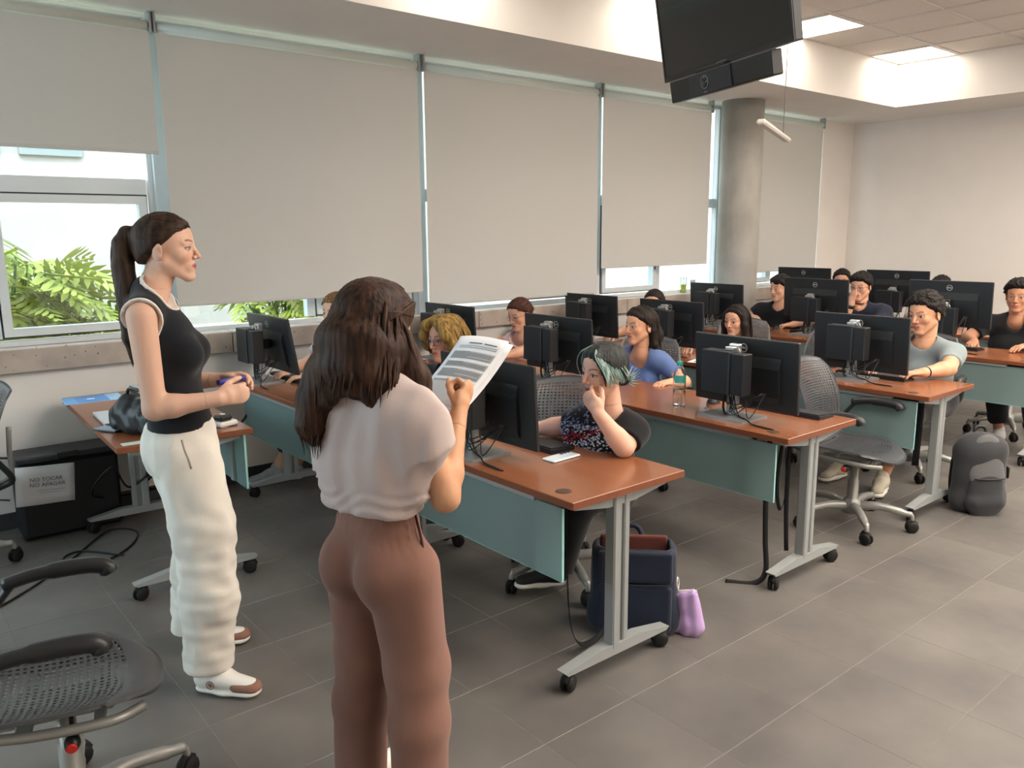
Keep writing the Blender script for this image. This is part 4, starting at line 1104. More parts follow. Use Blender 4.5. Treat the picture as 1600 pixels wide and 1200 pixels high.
def chain(pts, rads, k=.02, side=None, flat=1.0):
    return [sdf_cone(pts[i], pts[i+1], rads[i], rads[i+1], side=side, flat=flat, k=k) for i in range(len(pts)-1)]

def decap(V, Q, planes, h):
    """drop the flat caps left where two pieces of one skin meet"""
    Q = np.asarray(Q)
    for (q, d, off, lim) in planes:
        v = np.abs((V-q) @ d-off) < .35*h
        if lim: v &= np.linalg.norm(V-q, axis=1) < lim
        Q = Q[~v[Q].all(1)]
    return V, Q
class Person:
    """joints in world metres; build_* add children to an Empty at the feet"""
    def __init__(s, label, base, hc, hyaw, hpitch=0, hroll=0, hs=1.0, byaw=None, nb=None, chest=None, pelvis=None, pyaw=None, sw=.165, male=False, skin=(206, 160, 130), build=1.0, tag_=''):
        s.base = np.array(base, float); s.root = thing('person', label, 'person', tuple(base), group=None)
        s.hc = np.array(hc, float); s.R = head_frame(hyaw, hpitch, hroll); s.hs = hs; s.male = male; s.skin = skin; s.b = build
        byaw = hyaw if byaw is None else byaw; s.byaw = byaw; pyaw = byaw if pyaw is None else pyaw
        s.f = np.array([math.cos(math.radians(byaw)), math.sin(math.radians(byaw)), 0]); s.l = np.array([-s.f[1], s.f[0], 0]); s.u = np.array([0, 0, 1.])
        s.pf = np.array([math.cos(math.radians(pyaw)), math.sin(math.radians(pyaw)), 0]); s.plf = np.array([-s.pf[1], s.pf[0], 0])
        s.nb = np.array(nb if nb is not None else s.hc-s.u*.19*hs-s.f*.035, float)
        s.chest = np.array(chest if chest is not None else s.nb-s.u*.20-s.f*.0, float)
        s.pel = np.array(pelvis, float); s.sw = sw
        s.shL = s.nb+s.l*sw-s.u*.05; s.shR = s.nb-s.l*sw-s.u*.05
        s.arm = {}; s.hand = {}; s.leg = {}
        s.spine = unit(s.chest-s.pel)
    def set_arm(s, side, elbow, wrist, hdir=None, palm=(0, 0, -1), curl=.4, thumb=.4, sh=None, hand=True, fingers=None, spread=0.0):
        S = np.array(sh) if sh is not None else (s.shL if side == 'L' else s.shR)
        s.arm[side] = (S, np.array(elbow, float), np.array(wrist, float))
        d = np.array(hdir) if hdir is not None else s.arm[side][2]-s.arm[side][1]
        if hand: s.hand[side] = hand_prims(wrist, d, palm, side == 'R', curl, thumb, 1.0 if s.male else .93, spread, fingers)
    def set_leg(s, side, knee, ankle): 
        H = s.pel+(s.plf if side == 'L' else -s.plf)*.088*s.b-s.u*.03
        s.leg[side] = (H, np.array(knee, float), np.array(ankle, float))
    def torso(s, grow=0.0, bust=True):
        b = s.b; Rc = np.stack([s.f, s.l, s.u], 1); Rp = np.stack([s.pf, s.plf, s.u], 1); w = s.sw/.165
        P = [sdf_ell(s.pel, (.108*b, .160*b, .115), R=Rp, k=.04),
             sdf_cone(s.pel+s.u*.06, s.chest-s.u*.06, .128*b, .128*b, side=s.l, flat=.74, k=.05),
             sdf_ell(s.chest, (.108*b, .142*b*w, .155), R=Rc, k=.04),
             sdf_cone(s.shL-s.l*.03, s.shR+s.l*.03, .052, .052, k=.05),
             sdf_cone(s.nb+s.u*.02, s.shL-s.l*.02+s.u*.005, .046, .044, k=.04), sdf_cone(s.nb+s.u*.02, s.shR+s.l*.02+s.u*.005, .046, .044, k=.04)]
        if bust and not s.male:
            for q in (-1, 1): P.append(sdf_ell(s.chest+s.f*.078*b+s.l*q*.070-s.u*.005, .058*b, k=.04))
        return P
    def limbs(s):
        P = []; r = (1.12 if s.male else 1.0)*s.b**.6
        for S, E, W in s.arm.values():
            m = E+(W-E)*.28
            P += [sdf_cone(S, E, .050*r, .040*r, k=.03)] + chain([E, m, W], [.040*r, .040*r, .0265*r], k=.02)
        for H, K, A in s.leg.values():
            m = K+(A-K)*.3
            P += [sdf_cone(H, K, .070*s.b, .052, k=.03)] + chain([K, m, A], [.050, .050, .034], k=.02)
        return P
    def neck(s):
        r = .058 if s.male else .049
        return [sdf_cone(s.nb-s.u*.01, s.hc+s.R @ np.array([-.022, 0, -.065])*s.hs, r*1.12, r, k=.02)]
    def build_body(s, h=.011, hh=.0034, hhand=.0042, lip=(176, 104, 92), brow=(52, 38, 30), torso_cut=0.02, closed=False, nose=0.0, iris=(46, 32, 24)):
        hp = [xf(p, s.R, s.hc, s.hs) for p in head_prims(s.male, nose)]
        body = s.torso()+s.limbs()
        for p in body[:6+(0 if s.male else 2)]:
            if p['t'] == 'e': p['r'] = p['r']-torso_cut
            else: p['ra'] -= torso_cut; p['rb'] -= torso_cut
        allp = body+s.neck(); s.torsoslim = body[:6]
        Vs, Qs, Cs = [], [], []; off = 0
        def put(V, Q, face=False):
            nonlocal off
            if len(V) == 0: return
            Vs.append(V); Qs.append(np.asarray(Q)+off); off += len(V)
            Cs.append(face_paint(V, s.R, s.hc, s.hs, s.skin, lip, brow, iris, closed) if face else np.tile(np.array(lin(s.skin)), (len(V), 1)))
        cutc = s.hc+s.R @ np.array([-.02, 0, -.137])*s.hs; cutn = s.R @ np.array([0, 0, 1.])       # the head is meshed finer above this plane
        hands = []
        lo, hi = prims_bounds(allp, .02); G = Grid(lo, hi, h).add(allp).add([hz[0] for hz in s.hand.values()]).add(hp)
        X, Y, Z = G.xyz()
        ax_ = (X-cutc[0])*cutn[0]+(Y-cutc[1])*cutn[1]+(Z-cutc[2])*cutn[2]
        G.F = np.maximum(G.F+.0014*np.clip((ax_+.012)/.016, 0, 1), ax_-.014)
        for side, hpz in s.hand.items():
            S, E, W = s.arm[side]; d = unit(W-E); q = W-d*.035; dist = np.sqrt((X-W[0])**2+(Y-W[1])**2+(Z-W[2])**2); ax_ = (X-q[0])*d[0]+(Y-q[1])*d[1]+(Z-q[2])*d[2]
            G.F = np.where(dist < .12, np.maximum(G.F+.0014*np.clip((ax_+.012)/.016, 0, 1), ax_-.020), G.F)
        pls = [(cutc, cutn, .014, .2)]+[(s.arm[k][2]-unit(s.arm[k][2]-s.arm[k][1])*.035, unit(s.arm[k][2]-s.arm[k][1]), .020, .1) for k in s.hand]
        put(*G.mesh())
        lo, hi = prims_bounds(hp, .015); lo = np.minimum(lo, cutc-np.array([.13, .13, .05])); hi = np.maximum(hi, cutc+np.array([.13, .13, .03]))
        G = Grid(lo, hi, hh).add(s.torsoslim+s.neck()+hp); X, Y, Z = G.xyz()
        G.F = np.maximum(G.F, -((X-cutc[0])*cutn[0]+(Y-cutc[1])*cutn[1]+(Z-cutc[2])*cutn[2])-.004); put(*decap(*G.mesh(), [(cutc, -cutn, .004, .2)], hh), face=True)
        for side, hpz in s.hand.items():
            S, E, W = s.arm[side]; d = unit(W-E); q = W-d*.035; r = (1.12 if s.male else 1.0)*s.b**.6
            pr = [sdf_cone(E+(W-E)*.28, W, .040*r, .0265*r, k=.02)]+hpz
            lo, hi = prims_bounds(hpz, .012); lo = np.minimum(lo, q-.055); hi = np.maximum(hi, q+.055)
            G = Grid(lo, hi, hhand).add(pr); X, Y, Z = G.xyz()
            G.F = np.maximum(G.F, -((X-q[0])*d[0]+(Y-q[1])*d[1]+(Z-q[2])*d[2])-.008); put(*decap(*G.mesh(), [(q, -d, .008, .1)], hhand))
        s.body = mesh_obj('body', np.concatenate(Vs), np.concatenate(Qs), M_skin, s.root, s.base, np.concatenate(Cs))
        return s.body
    def shirt(s, m, h=.010, grow=.010, sleeve=.62, hem=None, neck=(.078, .074, .055), neck_off=(.018, .018), noise=(.006, 38), sleeve_r=1.12, drop=0.0, name='shirt', extra=()):
        P = s.torso()
        for side, (S, E, W) in s.arm.items():
            if sleeve <= 0: continue
            q = S+(E-S)*sleeve; d = unit(E-S)
            P.append(sdf_cone(S-d*.01, q+d*.05, .052*sleeve_r, .050*sleeve_r, k=.045, cut=[(q, d)]))
        P += list(extra)
        hemz = s.pel[2]-.10 if hem is None else hem
        hole = sdf_ell(s.nb+s.f*neck_off[0]+s.u*neck_off[1], neck, R=np.stack([s.f, s.l, s.u], 1), k=.012, neg=True)
        def post(G):
            X, Y, Z = G.xyz()
            if noise[0]: G.F = G.F+fold_noise(X, Y, Z, noise[0], noise[1], s.hc[0]*7)
            G.add([hole]); G.F = np.maximum(G.F, hemz-Z)
        return sculpt(name, P, h, m, s.root, s.base, grow, post)
    def pants(s, m, h=.012, grow=.010, radii=(.10, .072, .058), hem=.09, noise=(.005, 36), top=None):
        Rp = np.stack([s.pf, s.plf, s.u], 1)
        P = [sdf_ell(s.pel-s.u*.0, (.112*s.b, .162*s.b, .13), R=Rp, k=.04)]
        for H, K, A in s.leg.values():
            d = unit(A-K); q = A-d*hem*.2
            P += [sdf_cone(H, K, radii[0]*s.b, radii[1], k=.04), sdf_cone(K, A, radii[1], radii[2], k=.03, cut=[(q, d)])]
        tz = s.pel[2]+.10 if top is None else top
        def post(G):
            X, Y, Z = G.xyz()
            if noise[0]: G.F = G.F+fold_noise(X, Y, Z, noise[0], noise[1], 2+s.hc[1], 1.0)
            G.F = np.maximum(G.F, Z-tz)
        return sculpt('trousers', P, h, m, s.root, s.base, grow, post)
    def loc(s, p): return s.R @ np.array(p, float)*s.hs+s.hc
    def hair(s, m, cap=.012, line=(.075, .072, .012, .01), extra=(), locks=(), h=.0045, curl=0.0, cuts=(), strand=.0016, nape=-.085, temple=None, lock_r=.008):
        """cap over the cranium behind the hairline (x,z of brow point, x,z of ear point) + local extra primitives + lock tubes"""
        capP = [sdf_ell((-.012, 0, .030), (.094+cap, .074+cap, .083+cap), k=.02), sdf_ell((.030, 0, .035), (.058+cap, .062+cap, .056+cap), k=.02), sdf_ell((-.035, 0, -.03), (.062+cap*.6, .060+cap*.6, .060), k=.03)]
        ex = [xf(p, s.R, s.hc, s.hs) for p in extra]; wp = [xf(p, s.R, s.hc, s.hs) for p in capP]
        lo, hi = prims_bounds(wp+ex, .02); G = Grid(lo, hi, h).add(wp); X, Y, Z = G.xyz()
        c, R, k = s.hc, s.R, s.hs
        lx = ((X-c[0])*R[0, 0]+(Y-c[1])*R[1, 0]+(Z-c[2])*R[2, 0])/k; ly = ((X-c[0])*R[0, 1]+(Y-c[1])*R[1, 1]+(Z-c[2])*R[2, 1])/k; lz = ((X-c[0])*R[0, 2]+(Y-c[1])*R[1, 2]+(Z-c[2])*R[2, 2])/k
        x1, z1, x2, z2 = line; n = np.array([-(z1-z2), (x1-x2)]); n = n/np.linalg.norm(n); d0 = n @ np.array([x1, z1])
        ed = (n[0]*lx+n[1]*lz)-d0+.0028*np.sin(95*ly+1.3)*np.sin(41*ly)+.0016*np.sin(230*ly)
        G.F = G.F+((cap+.003)*k*np.clip(1-ed/.022, 0, 1.2)**2).astype(np.float32)
        G.F = np.maximum(G.F, -ed*k); G.F = np.maximum(G.F, (nape-lz)*k)
        G.add(ex)
        th = np.arctan2(ly, lx+.02); 
        if strand: G.F = G.F+(strand*(np.sin(46*th+14*lz)+.6*np.sin(83*th-9*lz+1.0))*.6).astype(np.float32)
        if curl: G.F = G.F+(curl*(np.sin(210*lx+3*np.sin(90*lz))*np.sin(190*ly+2*np.sin(120*lx))+.7*np.sin(160*lz+3*np.sin(100*ly)))).astype(np.float32)
        V, Q = G.mesh(); s.hair_o = mesh_obj('hair', V, Q, m, s.root, s.base)
        if locks:
            mb = MB()
            for pts, r in locks:
                w = spline([s.loc(p) for p in pts], 6)-s.base; t = np.linspace(0, 1, len(w)); rr = r*s.hs*np.clip(np.minimum(.55+3*t, 2.2*(1-t)+.06), .05, 1)
                mb.tube(w, rr, 6)
            mb.build('locks', m, s.hair_o)['kind'] = 'stuff'
        return s.hair_o
    def strands(s, m, pairs, n, cap=.014, r=.0022, seed=1):
        """fine strands laid over the cap between two directions from the centre of the skull"""
        g = random.Random(seed); mb = MB(); c = np.array([-.008, 0, .030]); ax = np.array([.096+cap, .076+cap, .085+cap])
        for q in range(n):
            (a, b) = g.choice(pairs); jit = lambda: np.array([g.uniform(-1, 1), g.uniform(-1, 1), g.uniform(-1, 1)])
            a = unit(np.array(a)+.11*jit()); b = unit(np.array(b)+.14*jit()); P = []
            for t in np.linspace(0, 1, 9):
                d = unit(a*(1-t)+b*t+np.array([0, 0, .001])); P.append(s.loc(c+d*ax*(1.0+.012*g.random()))-s.base)
            mb.tube(P, [r*.3]+[r]*7+[r*.3], 5)
        mb.build('strands', m, s.hair_o)['kind'] = 'stuff'
    def glasses(s, m, r=.021):
        mb = MB()
        for q in (-1, 1):
            pts = [s.loc((.098-.012*abs(math.cos(a)*q > .5), q*.031+r*math.cos(a), -.003+r*.85*math.sin(a)))-s.base for a in np.linspace(0, 2*PI, 21)]
            mb.tube(pts, .0014, 5, caps=False); mb.tube([s.loc((.088, q*(.031+r), .002))-s.base, s.loc((-.005, q*.078, .004))-s.base], .0014, 5)
        mb.tube([s.loc((.101, -.011, .001))-s.base, s.loc((.104, 0, .004))-s.base, s.loc((.101, .011, .001))-s.base], .0014, 5)
        o = mb.build('glasses', m, s.root)
        for q in (-1, 1):
            l = MB(); l.add([s.loc((.0975, q*.031+r*.95*math.cos(a), -.003+r*.8*math.sin(a)))-s.base for a in np.linspace(0, 2*PI, 17)[:-1]], [tuple(range(16))]); l.build('lens', M_lens, o)
        return o
    def band(s, side, m, t=.92, r=.031, w=.012, name='bracelet'):
        S, E, W = s.arm[side]; d = unit(W-E); c = E+(W-E)*t-s.base; mb = MB()
        mb.tube([c-d*w/2, c+d*w/2], r, 18); return mb.build(name, m, s.root)
# ================================================================== THE TWO WOMEN STANDING
M_white = mat('sole_white', (226, 222, 214), .6)
M_shoeW = mat('shoe_white_leather', (224, 220, 214), .5)
M_brownst = mat('suede_brown', (138, 100, 86), .9)
# --- woman in tank top and white trousers, in profile, facing the class
f1 = np.array([math.cos(math.radians(-20)), math.sin(math.radians(-20)), 0]); l1 = np.array([-f1[1], f1[0], 0]); U = np.array([0, 0, 1.])
w1 = Person('woman in black tank top and white trousers standing by the small table', (.94, 2.93, 0), (.886, 2.970, 1.597), -31, 0, hs=.99, byaw=-28,
            nb=(.822, 2.985, 1.425), chest=(.860, 2.972, 1.235), pelvis=(.880, 2.962, .93), sw=.155, skin=(214, 172, 150), build=.93)
w1.set_arm('R', (.760, 2.822, 1.065), (.950, 2.748, 1.086), hdir=(.9, -.05, .10), palm=(.15, .95, -.1), curl=.75, thumb=.25, sh=w1.shR+np.array([-.0, .0, .0]))
w1.set_arm('L', (.90, 3.165, 1.09), (1.055, 3.00, 1.105), hdir=(.75, -.6, .08), palm=(.0, -.7, -.5), curl=.55, thumb=.3)
w1.set_leg('R', (.905, 2.83, .50), (.862, 2.80, .10)); w1.set_leg('L', (.955, 3.07, .50), (.915, 3.13, .10))
w1.build_body(h=.010, hh=.0026, hhand=.0034, lip=(176, 112, 104), brow=(60, 44, 36), torso_cut=.022)
M_tank = cloth_mat('tank_black', (24, 27, 33), bs=700); M_trim = cloth_mat('tank_trim_white', (226, 220, 214))
Rc1 = np.stack([w1.f, w1.l, w1.u], 1)
def tank(p, m, mt, holes, neckc, neckr, hemz, grow=.008, h=.008, base_noise=(.0025, 30)):
    P = p.torso(); hp = [sdf_ell(c, r, R=np.stack([p.f, p.l, p.u], 1), k=.006, neg=True) for c, r in holes]; nk = sdf_ell(neckc, neckr, R=np.stack([p.f, p.l, p.u], 1), k=.006, neg=True)
    def post(G):
        X, Y, Z = G.xyz(); G.F = G.F+fold_noise(X, Y, Z, base_noise[0], base_noise[1], 1.0); G.add(hp+[nk]); G.F = np.maximum(G.F, hemz-Z)
    o = sculpt('tank_top', P, h, m, p.root, p.base, grow, post)
    lo, hi = prims_bounds(P, .04)
    G0 = Grid(lo, hi, .0045).add(P, grow+.0025); X, Y, Z = G0.xyz(); best = np.full(G0.F.shape, 9.0, np.float32)
    for q in hp+[nk]: best = np.minimum(best, np.abs(prim_d(q, X, Y, Z, 0.0)-.002)-.0045)
    inside = np.full(G0.F.shape, 9.0, np.float32)
    for q in hp+[nk]: inside = np.minimum(inside, prim_d(q, X, Y, Z, 0.0))
    G0.F = np.maximum(np.maximum(G0.F, best), -inside-.003)
    V, Q = G0.mesh(); mesh_obj('trim', V, Q, mt, o, p.base)
    return o
tank(w1, M_tank, M_trim, [(w1.shR-w1.l*.030-w1.u*.035, (.078, .075, .100)), (w1.shL+w1.l*.030-w1.u*.035, (.078, .075, .100))], w1.nb+w1.f*.055+w1.u*.035, (.085, .088, .078), .965)
# wide white trousers
M_trw = cloth_mat('linen_white', (222, 216, 206), bs=420, bump=.25)
def wide_trousers(p, m, legs, top, noise, extra=(), h=.009, grow=.0, cuts=None, bands=None, gather=None):
    P = list(extra)
    for pts, rads, side, flat in legs: P += chain(pts, rads, k=.03, side=side, flat=flat)
    def post(G):
        X, Y, Z = G.xyz()
        for (a, fr, sd, zs) in noise: G.F = G.F+fold_noise(X, Y, Z, a, fr, sd, zs)
        if bands:
            for (a, fr, z0, z1, ph) in bands: G.F = G.F+(a*np.sin(fr*Z+6*np.sin(7*X+ph)+5*np.sin(9*Y+ph))*np.clip((Z-z0)/.06, 0, 1)*np.clip((z1-Z)/.06, 0, 1)).astype(np.float32)
        if gather:
            c_, f_, l_ = gather; th = np.arctan2((X-c_[0])*l_[0]+(Y-c_[1])*l_[1], (X-c_[0])*f_[0]+(Y-c_[1])*f_[1])
            G.F = G.F+((.0020*np.sin(34*th)+.0016*np.sin(57*th+1.0))*np.clip((Z-.80)/.10, 0, 1)).astype(np.float32)
        G.F = np.maximum(G.F, Z-top)
        for z in (cuts or ()): G.F = np.maximum(G.F, z-Z)
    return sculpt('trousers', P, h, m, p.root, p.base, grow, post)
Rp1 = np.stack([w1.pf, w1.plf, w1.u], 1)
hip1 = w1.pel
t1 = wide_trousers(w1, M_trw, [
    ([hip1+np.array([-.01, -.075, -.06]), (.895, 2.845, .60), (.885, 2.80, .35), (.856, 2.800, .05)], [.116, .110, .100, .086], tuple(w1.pf), .92),
    ([hip1+np.array([.01, .085, -.06]), (.945, 3.06, .60), (.94, 3.09, .35), (.915, 3.135, .05)], [.112, .106, .098, .084], tuple(w1.pf), .92)],
    .985, [(.006, 26, .3, .3), (.004, 60, 1.2, .8)], extra=[sdf_ell(hip1-U*.02, (.122, .150, .15), R=Rp1, k=.05), sdf_ell(hip1-w1.pf*.045-U*.06, (.09, .13, .10), R=Rp1, k=.05)], cuts=(.088,), bands=[(.0016, 75, .10, .72, .4), (.0012, 130, .08, .60, 1.7)])
from mathutils.bvhtree import BVHTree
bvt = BVHTree.FromPolygons([v.co for v in t1.data.vertices], [tuple(q.vertices) for q in t1.data.polygons]); sp_ = []
for fo, z in ((.030, .945), (.040, .91), (.050, .88), (.058, .845)):
    h_ = bvt.ray_cast(Vector(w1.pel+w1.pf*fo-w1.plf*.5+U*(z-w1.pel[2])-w1.base), Vector(w1.plf))
    if h_[0] is not None: sp_.append(np.array(h_[0]))
if len(sp_) > 2: MB().tube(spline(sp_, 5), .0032, 6).build('pocket_seam', mat('seam_grey', (150, 146, 140), .9), t1)
sh1 = shoe(w1.root, w1.base, (.822, 2.835), (.60, -.80), M_shoeW, M_white, .262, stripe=M_brownst)
sh2 = shoe(w1.root, w1.base, (.885, 3.175), (.86, -.50), M_shoeW, M_white, .262, stripe=M_brownst)
# round emblem on the outer side of the near shoe
dv = unit((.60, -.80, 0)); sv = np.array([dv[1], -dv[0], 0]); sv = sv if np.dot(sv, -np.array([.82, 2.83, 0])) > 0 else -sv
em = MB(); Re = np.stack([dv, U, sv], 1); ec = np.array([.822, 2.835, 0])+dv*.088+sv*.0455+U*.050-w1.base
ring(em, .014, .0165, 0, .002, n=20, c=ec, R=Re)
for q in range(4): em.tube([ec+dv*.011*math.cos(q*PI/4)+U*.011*math.sin(q*PI/4)+sv*.001, ec-dv*.011*math.cos(q*PI/4)-U*.011*math.sin(q*PI/4)+sv*.001], .0014, 5)
em.build('emblem', M_brownst, sh1)
# hair pulled into a ponytail
M_h1 = hair_mat('dark_brown', (34, 25, 22), (72, 54, 42), (60, 60, 6))
pony = [(-.100, 0, .048), (-.128, 0, .052), (-.145, -.004, .015), (-.148, -.010, -.06), (-.140, -.016, -.15), (-.138, -.020, -.24), (-.140, -.022, -.31), (-.134, -.026, -.40)]
pr = [.022, .025, .032, .036, .037, .034, .028, .010]
lk = []
rg = random.Random(2)
for q in range(26):
    a, r = rg.uniform(0, 2*PI), rg.uniform(.5, 1.0); o = np.array([math.cos(a)*r, math.sin(a)*r])
    lk.append(([(p[0]+o[0]*pr[i]*.95, p[1]+o[1]*pr[i]*.95, p[2]+(.0 if i < 3 else rg.uniform(-.01, .01))-(.02*rg.random() if i == 7 else 0)) for i, p in enumerate(pony)], .0055))
# a hank falling over the near shoulder
w1.hair(M_h1, cap=.012, line=(.080, .070, -.004, .004), extra=chain([np.array(p) for p in pony], pr, k=.012)+[sdf_cone((-.085, -.0, .045), (-.115, 0, .048), .030, .016, k=.02)] +
        chain([np.array(p) for p in [(-.135, -.020, -.14), (-.115, -.045, -.178), (-.085, -.075, -.190), (-.050, -.105, -.215), (-.022, -.118, -.275)]], [.018, .020, .017, .014, .004], k=.015), locks=lk, h=.0042, strand=.0010, nape=-.060)
w1.strands(M_h1, [((1, -.25, .55), (-1, 0, .12)), ((.70, -.72, .42), (-1, -.1, .1)), ((.5, .1, 1), (-1, 0, .2)), ((.8, .5, .5), (-1, .1, .1)), ((.05, -1, .12), (-1, -.1, .05))], 110, .010)
MB().tube([w1.loc((-.112+.012*math.cos(a)*.3, .022*math.cos(a), .049+.022*math.sin(a)))-w1.base for a in np.linspace(0, 2*PI, 15)], .0045, 6).build('hair_tie', M_blk, w1.root)
MB().lathe([(0, -.003), (.003, 0), (0, .003)], tuple(w1.loc((-.002, -.084, -.045))-w1.base), n=8).build('earring', M_silver, w1.root)
# purple pen pouch in her hands
pp = thing('marker', 'purple blue marker held by the woman in the tank top', 'marker', (1.02, 2.86, 1.105), math.radians(20))
MB().cyl((-.035, 0, .018), (.06, 0, .018), .010, n=12).build('barrel', mat('marker_violet', (84, 80, 176), .4), pp)
MB().cyl((.06, 0, .018), (.080, 0, .018), .011, n=12).build('cap', mat('marker_cap', (60, 56, 140), .4), pp)

# --- woman seen from behind in taupe shirt and brown trousers, holding papers
w2 = Person('woman seen from behind in taupe shirt and brown trousers holding papers', (1.061, 1.844, 0), (1.062, 1.848, 1.392), 15, -14, hs=1.0, byaw=15,
            nb=(1.040, 1.842, 1.238), chest=(1.050, 1.846, 1.075), pelvis=(1.045, 1.843, .80), sw=.136, skin=(196, 146, 112), build=.85)
f2, l2 = w2.f, w2.l
sR = w2.shR; elR = np.array([1.140, 1.660, .965])
w2.set_arm('R', elR, (1.262, 1.765, 1.150), hdir=(.55, .25, .66), palm=(-.45, .75, .05), curl=1.15, thumb=.7)
w2.set_arm('L', w2.shL+f2*.05-U*.25+l2*.055, w2.shL+f2*.27-U*.17-l2*.02, palm=(.2, -.9, .2), curl=.8, thumb=.4)
w2.set_leg('R', (1.085, 1.755, .44), (1.075, 1.745, .09)); w2.set_leg('L', (1.035, 1.925, .44), (1.020, 1.935, .09))
w2.build_body(h=.010, hh=.0032, hhand=.0032, torso_cut=.024)
M_taupe = cloth_mat('taupe_jersey', (188, 172, 168), bs=600, var=.04)
P2 = w2.torso(bust=True)
slv = []
for side, (S, E, W) in w2.arm.items():
    d = unit(E-S); q = S+d*(.115 if side == 'R' else .20)
    slv.append(sdf_cone(S-d*.01-U*.01, q+d*.05+(0 if side == 'R' else -l2*.01), .052, .066 if side == 'R' else .078, k=.06, cut=[(q, unit(d-l2*.30) if side == 'R' else d)]))
    slv.append(sdf_cone(S-U*.03, w2.chest+(w2.l if side == 'L' else -w2.l)*.12-U*.08, .058, .050, k=.06))       # loose batwing fold
hole2 = sdf_ell(w2.nb+f2*.02+U*.03, (.075, .085, .05), R=np.stack([f2, l2, U], 1), k=.012, neg=True)
def post2(G):
    X, Y, Z = G.xyz(); a = (X-w2.base[0])*l2[0]+(Y-w2.base[1])*l2[1]
    G.F = G.F+fold_noise(X, Y, Z, .014, 27, .5, .22)+fold_noise(X, Y, Z, .005, 62, 1.5, .4)+(.0042*np.sin(185*(Z+.25*a+.02*np.sin(30*a)))*np.clip((1.005-Z)/.02, 0, 1)).astype(np.float32)
    G.add([hole2]); G.F = np.maximum(G.F, .925+.02*np.sin(3*a)-Z)
sculpt('shirt', P2+slv+[sdf_cone(w2.chest-U*.05-f2*.02, w2.chest-U*.13-f2*.02, .116, .108, side=l2, flat=.82, k=.05)], .0075, M_taupe, w2.root, w2.base, .016, post2)
M_brown = cloth_mat('brown_cotton', (138, 102, 90), bs=500, rgb2=(120, 86, 76), scale=3, bump=.2)
Rp2 = np.stack([w2.pf, w2.plf, w2.u], 1)
t2 = wide_trousers(w2, M_brown, [
    ([w2.pel+(-l2)*.085-U*.05, (1.095, 1.755, .46), (1.088, 1.742, .30), (1.080, 1.735, .05)], [.100, .088, .084, .080], tuple(f2), 1.0),
    ([w2.pel+l2*.085-U*.05, (1.030, 1.930, .46), (1.018, 1.942, .30), (1.010, 1.948, .05)], [.098, .084, .078, .074], tuple(f2), 1.0)],
    .955, [(.004, 30, .7, .25)], extra=[sdf_ell(w2.pel+U*.02, (.100, .132, .14), R=Rp2, k=.05), sdf_cone(w2.pel+U*.09, w2.pel+U*.16, .112, .104, side=l2, flat=.80, k=.03)] +
    [sdf_ell(w2.pel-f2*.060+l2*q*.064-U*.045, (.076, .076, .095), R=Rp2, k=.025) for q in (-1, 1)], cuts=(.07,), h=.0075, gather=(w2.pel, f2, l2))
wb_ = MB(); pts = [w2.pel+U*.135+f2*.088*math.cos(a)+l2*.112*math.sin(a)-w2.base for a in np.linspace(0, 2*PI, 40)]
wb_.tube(pts, .012, 8, caps=False, flat=((0, 0, 1), .4)); wb_.build('waistband', M_brown, t2)
MB().tube([np.array(p)-w2.base for p in spline([w2.pel-l2*.116+U*.11+f2*.02, w2.pel-l2*.148+U*.03+f2*.01, w2.pel-l2*.160-U*.05-f2*.0], 5)], .0035, 6).build('pocket_seam', mat('seam_dark', (70, 44, 38), .9), t2)
shoe(w2.root, w2.base, (1.035, 1.735), (.97, .2), M_white, M_white, .235); shoe(w2.root, w2.base, (.985, 1.940), (.97, .25), M_white, M_white, .235)
# long half-up hair
M_h2 = hair_mat('brown_ombre', (27, 19, 17), (74, 50, 37), (75, 75, 5))
def drop(az, r, z0, z1, x_off=-.012, sway=0.0, wid=1.0):
    """local path over the skull side and down the back"""
    c, s_ = math.cos(az), math.sin(az)
    return [(x_off+c*r*.95, s_*r*.82, z0), (x_off+c*r*1.08, s_*r*.98, (z0*2+z1)/3+.01), (x_off+c*(r*1.05)+sway*.3, s_*r*1.08*wid, (z0+2*z1)/3), (x_off+c*r*.98+sway, s_*r*1.15*wid, z1)]
ex2 = []
for az, z1, r0 in ((2.35, -.20, .048), (2.7, -.19, .050), (3.14, -.165, .050), (-2.7, -.165, .046), (-2.25, -.18, .042), (1.9, -.22, .040), (-1.8, -.22, .036)):
    pth = drop(az, .085, .02, z1, wid=1.02); ex2 += chain([np.array(p) for p in pth], [r0*.7, r0, r0*.85, r0*.45], k=.025)
BL = [(-.045, .085, -.04), (-.060, .108, -.13), (-.066, .120, -.20), (-.070, .118, -.27), (-.062, .108, -.315)]      # bunch over her left shoulder blade
BR = [(.0, -.090, -.02), (.050, -.112, -.11), (.090, -.120, -.20), (.102, -.112, -.29), (.094, -.100, -.39)]       # bunch forward over her right shoulder
ex2 += chain([np.array(p) for p in BL], [.040, .046, .046, .036, .010], k=.03)+chain([np.array(p) for p in BR], [.034, .038, .036, .026, .008], k=.02)
ex2 += [sdf_ell((-.02, 0, .055), (.103, .086, .072), k=.03)]
lk2 = []
def wavy(pth, am, r):
    ph = rg.uniform(0, 6.28); P_ = spline(pth, 4); n_ = len(P_)
    lk2.append(([tuple(P_[i]+np.array([am*math.sin(ph+i*.75), am*math.cos(ph+i*.7), 0])*(.2+i/n_)) for i in range(n_)], r))
for q in range(95):
    az = rg.uniform(1.6, 4.6); z1 = rg.uniform(-.20, -.15) if az > 2.6 else rg.uniform(-.24, -.18)
    wavy(drop(az, rg.uniform(.108, .120), rg.uniform(-.02, .07), z1, sway=rg.uniform(-.01, .01), wid=1.02), rg.uniform(.002, .006), rg.uniform(.0035, .007))
